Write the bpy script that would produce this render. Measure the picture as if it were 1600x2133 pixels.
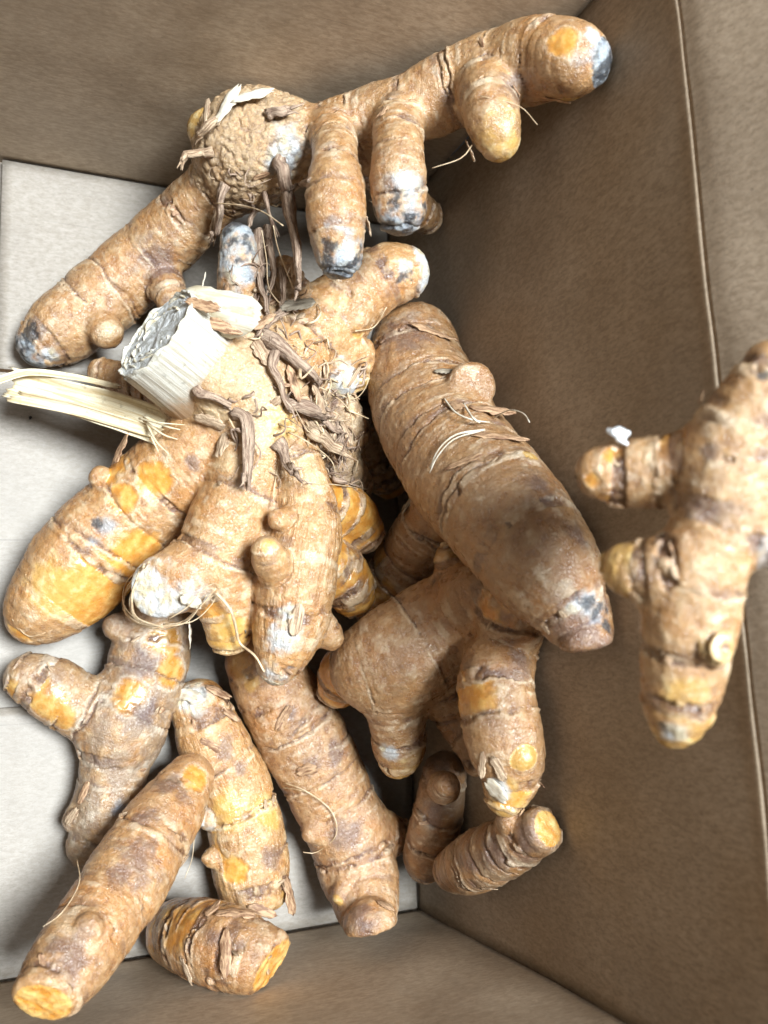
import bpy, bmesh, math, random
import numpy as np
from mathutils import Matrix, Vector

# ------------------------------------------------------------------ camera, world, lamps, exposure
S = bpy.context.scene
for o in list(bpy.data.objects):
    bpy.data.objects.remove(o)
COL = S.collection

camd = bpy.data.cameras.new('camera')
cam = bpy.data.objects.new('camera', camd)
COL.objects.link(cam)
camd.sensor_fit = 'HORIZONTAL'
camd.sensor_width = 36.0
camd.lens = 1850 / 1600 * 36.0
camd.clip_start = 0.01
camd.clip_end = 20
rot = Matrix([[0.91313, -0.027062, -0.40677], [-0.04162, 0.986392, -0.159054], [0.405539, 0.162167, 0.899578]]).to_4x4()
cam.matrix_world = Matrix.Translation((0, 0, 0.27)) @ rot
camd.dof.use_dof = True
camd.dof.focus_distance = 0.235
camd.dof.aperture_fstop = 21.0
S.camera = cam

world = bpy.data.worlds.new('World')
S.world = world
world.use_nodes = True
wb = world.node_tree.nodes['Background']
wb.inputs['Color'].default_value = (0.80, 0.88, 1.0, 1)
wb.inputs['Strength'].default_value = 0.03

def area(name, loc, target, size, power, color):
    d = bpy.data.lights.new(name, 'AREA')
    d.shape = 'DISK'
    d.size = size
    d.energy = power
    d.color = color
    o = bpy.data.objects.new(name, d)
    COL.objects.link(o)
    o.location = loc
    o.rotation_euler = (Vector(target) - Vector(loc)).to_track_quat('-Z', 'Y').to_euler()
    return o
area('overhead_window_lamp', (0.17, 0.05, 1.05), (0.05, 0.03, 0.0), 0.34, 33.0, (0.85, 0.935, 1.0))

S.view_settings.view_transform = 'Standard'
S.view_settings.look = 'None'
S.view_settings.gamma = 1
S.view_settings.use_curve_mapping = False
S.view_settings.exposure = 0.0
S.cycles.max_bounces = 4
S.cycles.diffuse_bounces = 2
S.cycles.adaptive_threshold = 0.03

# ------------------------------------------------------------------ small helpers
def link(name, me, parent=None):
    o = bpy.data.objects.new(name, me)
    COL.objects.link(o)
    if parent is not None:
        o.parent = parent
    return o

def empty(name, loc, label, cat, group=None):
    o = bpy.data.objects.new(name, None)
    o.empty_display_size = 0.01
    COL.objects.link(o)
    o.location = loc
    o['label'] = label
    o['category'] = cat
    if group:
        o['group'] = group
    return o

def srgb(r, g, b):
    f = lambda c: (c / 255 / 12.92) if c / 255 <= 0.04045 else ((c / 255 + 0.055) / 1.055) ** 2.4
    return (f(r), f(g), f(b), 1)

_rng = np.random.default_rng(11)
_PERM = _rng.permutation(256)
_PERM = np.concatenate([_PERM, _PERM, _PERM])
_GV = _rng.normal(size=(256, 3))
_GV /= np.linalg.norm(_GV, axis=1, keepdims=True)
_ROT = np.array(Matrix.Rotation(0.9, 3, Vector((0.4, 0.7, 0.6)).normalized()))

def vnoise(p):
    """gradient noise, about [-1,1], for an (n,3) array"""
    p = p @ _ROT
    i = np.floor(p).astype(np.int64)
    f = p - i
    u = f * f * f * (f * (f * 6 - 15) + 10)
    i &= 255
    out = 0
    for dx in (0, 1):
        wx = u[:, 0] if dx else 1 - u[:, 0]
        a = _PERM[(i[:, 0] + dx) & 255]
        for dy in (0, 1):
            wy = u[:, 1] if dy else 1 - u[:, 1]
            b = _PERM[(a + i[:, 1] + dy) & 255]
            for dz in (0, 1):
                wz = u[:, 2] if dz else 1 - u[:, 2]
                g = _GV[_PERM[(b + i[:, 2] + dz) & 255]]
                out = out + wx * wy * wz * (g[:, 0] * (f[:, 0] - dx) + g[:, 1] * (f[:, 1] - dy) + g[:, 2] * (f[:, 2] - dz))
    return out * 1.5

def fbm(p, octv=3):
    s, a, t = 0, 1.0, 0
    for k in range(octv):
        s = s + a * vnoise(p * 2 ** k + 17.3 * k)
        t += a
        a *= 0.5
    return s / t

# ------------------------------------------------------------------ node helper
class NT:
    def __init__(self, name):
        self.m = bpy.data.materials.new(name)
        self.m.use_nodes = True
        self.t = self.m.node_tree
        self.b = self.t.nodes['Principled BSDF']
    def n(self, typ, **kw):
        nd = self.t.nodes.new(typ)
        for k, v in kw.items():
            setattr(nd, k, v)
        return nd
    def put(self, sock, v):
        if isinstance(v, bpy.types.NodeSocket):
            self.t.links.new(v, sock)
        else:
            sock.default_value = v
    def math(self, op, a, b=0.0, clamp=False):
        nd = self.n('ShaderNodeMath', operation=op, use_clamp=clamp)
        self.put(nd.inputs[0], a)
        self.put(nd.inputs[1], b)
        return nd.outputs[0]
    def mix(self, f, a, b, mode='MIX'):
        nd = self.n('ShaderNodeMix', data_type='RGBA', blend_type=mode)
        nd.clamp_factor = True
        self.put(nd.inputs[0], f)
        self.put(nd.inputs[6], a)
        self.put(nd.inputs[7], b)
        return nd.outputs[2]
    def noise(self, vec, scale, detail=3, rough=0.55, dist=0.0):
        nd = self.n('ShaderNodeTexNoise')
        self.put(nd.inputs['Vector'], vec)
        nd.inputs['Scale'].default_value = scale
        nd.inputs['Detail'].default_value = detail
        nd.inputs['Roughness'].default_value = rough
        nd.inputs['Distortion'].default_value = dist
        return nd.outputs['Fac']
    def vor(self, vec, scale, feature='DISTANCE_TO_EDGE', rnd=1.0):
        nd = self.n('ShaderNodeTexVoronoi', feature=feature)
        self.put(nd.inputs['Vector'], vec)
        nd.inputs['Scale'].default_value = scale
        nd.inputs['Randomness'].default_value = rnd
        return nd.outputs['Distance']
    def step(self, v, lo, hi, a=0.0, b=1.0):
        nd = self.n('ShaderNodeMapRange', interpolation_type='SMOOTHSTEP')
        self.put(nd.inputs[0], v)
        for i, x in enumerate((lo, hi, a, b)):
            nd.inputs[i + 1].default_value = x
        return nd.outputs[0]
    def attr(self, name, vec=False):
        nd = self.n('ShaderNodeAttribute', attribute_name=name)
        return nd.outputs['Vector'] if vec else nd.outputs['Fac']
    def scale(self, vec, s):
        nd = self.n('ShaderNodeMapping')
        self.put(nd.inputs['Vector'], vec)
        nd.inputs['Scale'].default_value = s
        return nd.outputs[0]
    def bump(self, h, dist, strength=1.0, normal=None):
        nd = self.n('ShaderNodeBump')
        self.put(nd.inputs['Height'], h)
        nd.inputs['Distance'].default_value = dist
        nd.inputs['Strength'].default_value = strength
        if normal is not None:
            self.put(nd.inputs['Normal'], normal)
        return nd.outputs[0]
    def obj(self):
        return self.n('ShaderNodeTexCoord').outputs['Object']

# ------------------------------------------------------------------ materials
def mat_skin():
    t = NT('turmeric_skin')
    mm = t.scale(t.obj(), (1000, 1000, 1000))      # millimetres
    fine = t.noise(mm, 1.5, 3, 0.62, 0.2)
    cn = t.n('ShaderNodeAttribute', attribute_name='skin_colour')
    c = cn.outputs['Color']
    c = t.mix(t.step(fine, 0.54, 0.76, 0.0, 0.22), c, srgb(236, 214, 180))
    c = t.mix(t.step(fine, 0.44, 0.28, 0.0, 0.35), c, srgb(104, 64, 36))
    t.put(t.b.inputs['Base Color'], c)
    t.put(t.b.inputs['Roughness'], t.attr('gloss'))
    t.b.inputs['Specular IOR Level'].default_value = 1.0
    grain = t.noise(mm, 1.35, 4, 0.66, 0.8)
    lg = t.noise(t.scale(t.attr('cyl', True), (1.3, 1.3, 0.2)), 1.0, 2, 0.6, 0.4)
    h = t.math('ADD', grain, t.math('MULTIPLY', lg, t.attr('longi')))
    t.put(t.b.inputs['Normal'], t.bump(t.math('MULTIPLY', h, t.attr('relief')), 0.00044, 1.0))
    return t.m

def mat_dry(name, dark, light, stretch=(1, 1, 1), rough=0.75, bump=0.0004, base=None):
    t = NT(name)
    cyl = t.attr('cyl', True)
    mm = t.scale(t.obj(), (1000, 1000, 1000))
    a = t.noise(t.scale(cyl, stretch), 1.0, 4, 0.65, 0.4)
    b = t.noise(mm, 0.5, 3, 0.6)
    c = t.mix(t.step(a, 0.36, 0.64), srgb(*dark), srgb(*light))
    c = t.mix(t.math('MULTIPLY', t.step(b, 0.55, 0.75), 0.5), c, srgb(*[int(v * 0.72) for v in dark]))
    if base:      # skin-brown where the sheath grows out of the crown
        sx = t.n('ShaderNodeSeparateXYZ')
        t.put(sx.inputs[0], cyl)
        zz = t.math('ADD', sx.outputs[2], t.math('MULTIPLY', t.math('SUBTRACT', b, 0.5), 9.0))
        c = t.mix(t.step(zz, -10.0, -16.0, 0.0, 0.85), c, srgb(*base))
    t.put(t.b.inputs['Base Color'], c)
    t.b.inputs['Roughness'].default_value = rough
    t.put(t.b.inputs['Normal'], t.bump(t.math('ADD', a, t.math('MULTIPLY', t.noise(mm, 2.0, 3), 0.4)), bump))
    return t.m

def mat_cardboard(name, grain, light, dark, gloss, flute, crease=False):
    """kraft liner: grain = stretch of the paper fibres per axis, flute = axis across the hidden corrugation"""
    t = NT(name)
    P = t.obj()
    mm = t.scale(P, (1000, 1000, 1000))
    a = t.noise(t.scale(mm, grain), 1.0, 4, 0.72, 0.4)
    b = t.noise(mm, 0.03, 4, 0.6)
    d = t.noise(t.scale(mm, tuple(g * 2.2 for g in grain)), 1.0, 3, 0.75, 0.6)
    c = t.mix(t.step(a, 0.30, 0.70), srgb(*dark), srgb(*light))
    c = t.mix(t.step(b, 0.42, 0.68, 0.0, 0.30), c, srgb(*[int(v * 0.88) for v in dark]))
    c = t.mix(t.step(d, 0.58, 0.74, 0.0, 0.45), c, srgb(*[min(255, int(v * 1.14)) for v in light]))
    c = t.mix(t.step(d, 0.42, 0.28, 0.0, 0.40), c, srgb(*[int(v * 0.74) for v in dark]))
    # dark flecks and a few long scuffs
    sp = t.step(t.noise(t.scale(mm, (0.42, 0.42, 0.42)), 1.0, 3, 0.72), 0.68, 0.75)
    c = t.mix(t.math('MULTIPLY', sp, 0.40), c, srgb(*[int(v * 0.55) for v in dark]))
    sg = t.n('ShaderNodeMapping')
    t.put(sg.inputs['Vector'], mm)
    sg.inputs['Rotation'].default_value = (0.5, 0.9, 0.7)
    sg.inputs['Scale'].default_value = (0.016, 0.5, 0.5)
    sf = t.step(t.noise(sg.outputs[0], 1.0, 3, 0.6, 0.3), 0.68, 0.76)
    c = t.mix(t.math('MULTIPLY', sf, 0.35), c, srgb(*[int(v * 0.62) for v in dark]))
    if crease:
        w = t.math('MULTIPLY', t.attr('wear'), t.step(t.noise(mm, 0.25, 4, 0.7), 0.30, 0.60))
        c = t.mix(t.math('MULTIPLY', w, 0.3), c, srgb(186, 164, 136))
    t.put(t.b.inputs['Base Color'], c)
    t.put(t.b.inputs['Roughness'], t.math('ADD', gloss, t.math('MULTIPLY', a, 0.2)))
    t.b.inputs['Specular IOR Level'].default_value = 0.4
    wv = t.n('ShaderNodeTexWave', wave_type='BANDS', bands_direction=flute)
    t.put(wv.inputs['Vector'], mm)
    wv.inputs['Scale'].default_value = 0.045
    wv.inputs['Distortion'].default_value = 1.2
    wv.inputs['Detail Scale'].default_value = 0.3
    h = t.math('ADD', t.math('ADD', a, t.math('MULTIPLY', d, 0.6)), t.math('MULTIPLY', wv.outputs['Fac'], 0.8))
    t.put(t.b.inputs['Normal'], t.bump(h, 0.000045, 1.0))
    return t.m

MAT = dict(
    skin=mat_skin(),
    root=mat_dry('dry_root', (126, 100, 82), (190, 164, 140), (2.2, 2.2, 0.22), 0.8, 0.0007),
    pale=mat_dry('pale_root', (140, 110, 84), (208, 182, 150), (2.0, 2.0, 0.2), 0.75, 0.0006),
    hair=mat_dry('root_hair', (176, 148, 112), (216, 194, 160), (1, 1, 0.3), 0.6, 0.0001),
    white=mat_dry('white_root', (196, 182, 158), (224, 216, 198), (1, 1, 0.3), 0.6, 0.0001),
    scale=mat_dry('dry_scale', (126, 90, 64), (196, 160, 124), (1.8, 1.8, 0.35), 0.6, 0.0003),
    stem=mat_dry('stem_fibre', (166, 157, 138), (206, 202, 190), (1.4, 1.4, 0.07), 0.7, 0.00016, (172, 136, 98)),
    shell=mat_dry('pale_leaf_base', (180, 166, 136), (212, 204, 186), (0.6, 0.6, 0.08), 0.55, 0.0002),
    stalk=mat_dry('dry_stalk', (196, 172, 130), (232, 220, 190), (0.8, 0.8, 0.05), 0.5, 0.0002),
    fluff=mat_dry('white_fluff', (222, 224, 226), (240, 240, 240), (1, 1, 1), 0.9, 0.0005),
    grey=mat_dry('grey_scale', (120, 108, 92), (172, 160, 140), (1.5, 1.5, 0.3), 0.6, 0.0003),
    stemcut=mat_dry('stem_cut', (162, 160, 152), (206, 207, 206), (0.5, 0.5, 1), 0.8, 0.0005),
    speck=mat_dry('dark_speck', (20, 20, 26), (40, 38, 44), (1, 1, 1), 0.7, 0.0001),
)
CARD_FLOOR = mat_cardboard('cardboard_floor', (0.45, 1.0, 1.0), (156, 147, 136), (136, 126, 113), 0.40, 'X')
CARD_BACK = mat_cardboard('cardboard_end', (0.4, 1.2, 1.2), (182, 162, 138), (150, 130, 107), 0.45, 'X')
CARD_SIDE = mat_cardboard('cardboard_side', (1.1, 1.1, 0.5), (168, 149, 127), (137, 119, 98), 0.5, 'Y', True)
CARD_EDGE = mat_cardboard('cardboard_edge', (0.9, 0.9, 0.9), (150, 118, 82), (112, 86, 58), 0.7, 'X')

# ------------------------------------------------------------------ the cardboard box
XW, XL, YF, YB, ZC = 0.1288, -0.0045, -0.0805, 0.1528, 0.145
TH = 0.003

def panel(name, corner, u, v, nu, nv, thick_dir, mat, parent, bulge=0.0004, wear_v=None, seed=0, edge_mat=None):
    """a warped sheet of board: a grid from corner along u and v, with its thickness behind it"""
    corner, u, v = Vector(corner), Vector(u), Vector(v)
    n = Vector(thick_dir).normalized()
    g = np.array([(i / nu, j / nv) for j in range(nv + 1) for i in range(nu + 1)])
    P = np.array(corner)[None] + g[:, :1] * np.array(u)[None] + g[:, 1:] * np.array(v)[None]
    fade = np.clip(np.minimum.reduce([g[:, 0], 1 - g[:, 0], g[:, 1], 1 - g[:, 1]]) * 8, 0, 1)
    off = fbm(P * 22 + seed * 7.7, 2) * bulge * fade
    front = P - np.array(n)[None] * off[:, None]
    back = P + np.array(n)[None] * TH
    N = len(P)
    V = np.vstack([front, back])
    F = []
    idx = lambda i, j: j * (nu + 1) + i
    for j in range(nv):
        for i in range(nu):
            q = [idx(i, j), idx(i + 1, j), idx(i + 1, j + 1), idx(i, j + 1)]
            F.append(q)
            F.append([k + N for k in reversed(q)])
    for i in range(nu):
        F.append([idx(i + 1, 0), idx(i, 0), idx(i, 0) + N, idx(i + 1, 0) + N])
        F.append([idx(i, nv), idx(i + 1, nv), idx(i + 1, nv) + N, idx(i, nv) + N])
    for j in range(nv):
        F.append([idx(0, j), idx(0, j + 1), idx(0, j + 1) + N, idx(0, j) + N])
        F.append([idx(nu, j + 1), idx(nu, j), idx(nu, j) + N, idx(nu, j + 1) + N])
    if u.cross(v).dot(n) > 0:
        F = [list(reversed(f)) for f in F]
    me = bpy.data.meshes.new(name)
    me.from_pydata([tuple(p) for p in V], [], F)
    me.materials.append(mat)
    me.materials.append(CARD_EDGE)
    nm = 2 * nu * nv
    for k, p in enumerate(me.polygons):
        p.use_smooth = k < nm
        p.material_index = 0 if k < nm else 1
    if wear_v is not None:
        a = me.attributes.new('wear', 'FLOAT', 'POINT')
        w = np.exp(-((g[:, 1] - wear_v[0]) / wear_v[1]) ** 2)
        a.data.foreach_set('value', np.concatenate([w, w]).astype(np.float32))
    me.update()
    return link(name, me, parent)

box = empty('cardboard_box', (0, 0, 0), 'open brown corrugated cardboard box holding all the rhizomes', 'box')
ZB = -0.0032
panel('floor', (XL - .003, YF - .003, ZB), (XW - XL + .006, 0, 0), (0, YB - YF + .006, 0), 30, 40, (0, 0, -1), CARD_FLOOR, box, 0.0005, seed=1)
panel('floor_flap', (XL + .0055, 0.0866, 0), (XW - XL - .0065, 0, 0), (0, YB - 0.0866 - .0008, 0), 40, 24, (0, 0, -1), CARD_FLOOR, box, 0.0007, seed=2)
panel('floor_flap', (XL + .0055, YF + .0008, 0), (XW - XL - .0065, 0, 0), (0, -0.0100 - YF - .0008, 0), 40, 24, (0, 0, -1), CARD_FLOOR, box, 0.0007, seed=3)

def wall(name, a, b, out, mat, seed):
    """upright board from floor point a to b, and its open top flap beyond the scored fold"""
    a, b, out = Vector(a), Vector(b), Vector(out)
    L = b - a
    def strip(nm, prof, wear, parent, sd):
        # prof: list of (offset outwards, height, wear)
        nu = 60
        N = len(prof)
        V, W = [], []
        for i in range(nu + 1):
            t = i / nu
            p = a + L * t
            for k, (o, z, w) in enumerate(prof):
                V.append(tuple(p + out * o + Vector((0, 0, z))))
                W.append(w)
        V = np.array(V)
        nz = fbm(V * 26 + sd * 5.1, 3)
        hz = np.clip(V[:, 2] / 0.01, 0, 1)
        V = V + np.array(out)[None] * (nz * 0.0011 * hz)[:, None]
        fine = vnoise(V * np.array([90, 90, 400]) + sd)
        V[:, 2] += fine * 0.0005 * np.array(W)
        M = len(V)
        Vb = V + np.array(out)[None] * TH
        F = []
        for i in range(nu):
            for k in range(N - 1):
                q = [i * N + k, (i + 1) * N + k, (i + 1) * N + k + 1, i * N + k + 1]
                F.append(q)
                F.append([x + M for x in reversed(q)])
        nm_ = len(F)
        for i in range(nu):
            F.append([i * N, i * N + M, (i + 1) * N + M, (i + 1) * N])
            F.append([i * N + N - 1, (i + 1) * N + N - 1, (i + 1) * N + N - 1 + M, i * N + N - 1 + M])
        for k in range(N - 1):
            F.append([k, k + 1, k + 1 + M, k + M])
            e = nu * N
            F.append([e + k + 1, e + k, e + k + M, e + k + 1 + M])
        if L.cross(Vector((0, 0, 1))).dot(out) > 0:
            F = [list(reversed(f)) for f in F]
        me = bpy.data.meshes.new(nm)
        me.from_pydata([tuple(p) for p in np.vstack([V, Vb])], [], F)
        me.materials.append(mat)
        me.materials.append(CARD_EDGE)
        for k, p in enumerate(me.polygons):
            p.use_smooth = k < nm_
            p.material_index = 0 if k < nm_ else 1
        at = me.attributes.new('wear', 'FLOAT', 'POINT')
        at.data.foreach_set('value', np.array(W + W, dtype=np.float32))
        return link(nm, me, parent)
    prof = [(0, ZB, 0)] + [(0, ZC * t, 0) for t in np.linspace(0.01, 0.93, 26)]
    # the scored fold: board swells inwards, then dips
    prof += [(0, ZC - .0062, 0.0), (0, ZC - .0040, 0.0), (0, ZC - .0024, 0.05), (-0.0001, ZC - .0012, 0.4), (-0.0001, ZC - .0004, .8), (0, ZC + 0.0003, .4)]
    w = strip(name, prof, None, box, seed)
    fl = [(0, ZC + 0.0003, 0.4), (0.0002, ZC + .0012, .0), (0.0004, ZC + .0024, .0), (0.0006, ZC + .0036, .1), (0.0009, ZC + .0052, 0)]
    fl += [(0.0009 + d * 0.28, ZC + .0052 + d * 0.96, 0) for d in np.linspace(0.004, 0.062, 14)]
    strip('top_flap', fl, None, box, seed)
    return w
wall('wall', (XL, YB, 0), (XW, YB, 0), (0, 1, 0), CARD_BACK, 1)
wall('wall', (XW, YB, 0), (XW, YF, 0), (1, 0, 0), CARD_SIDE, 2)
wall('wall', (XW, YF, 0), (XL, YF, 0), (0, -1, 0), CARD_BACK, 3)
wall('wall', (XL, YF, 0), (XL, YB, 0), (-1, 0, 0), CARD_SIDE, 4)

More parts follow.
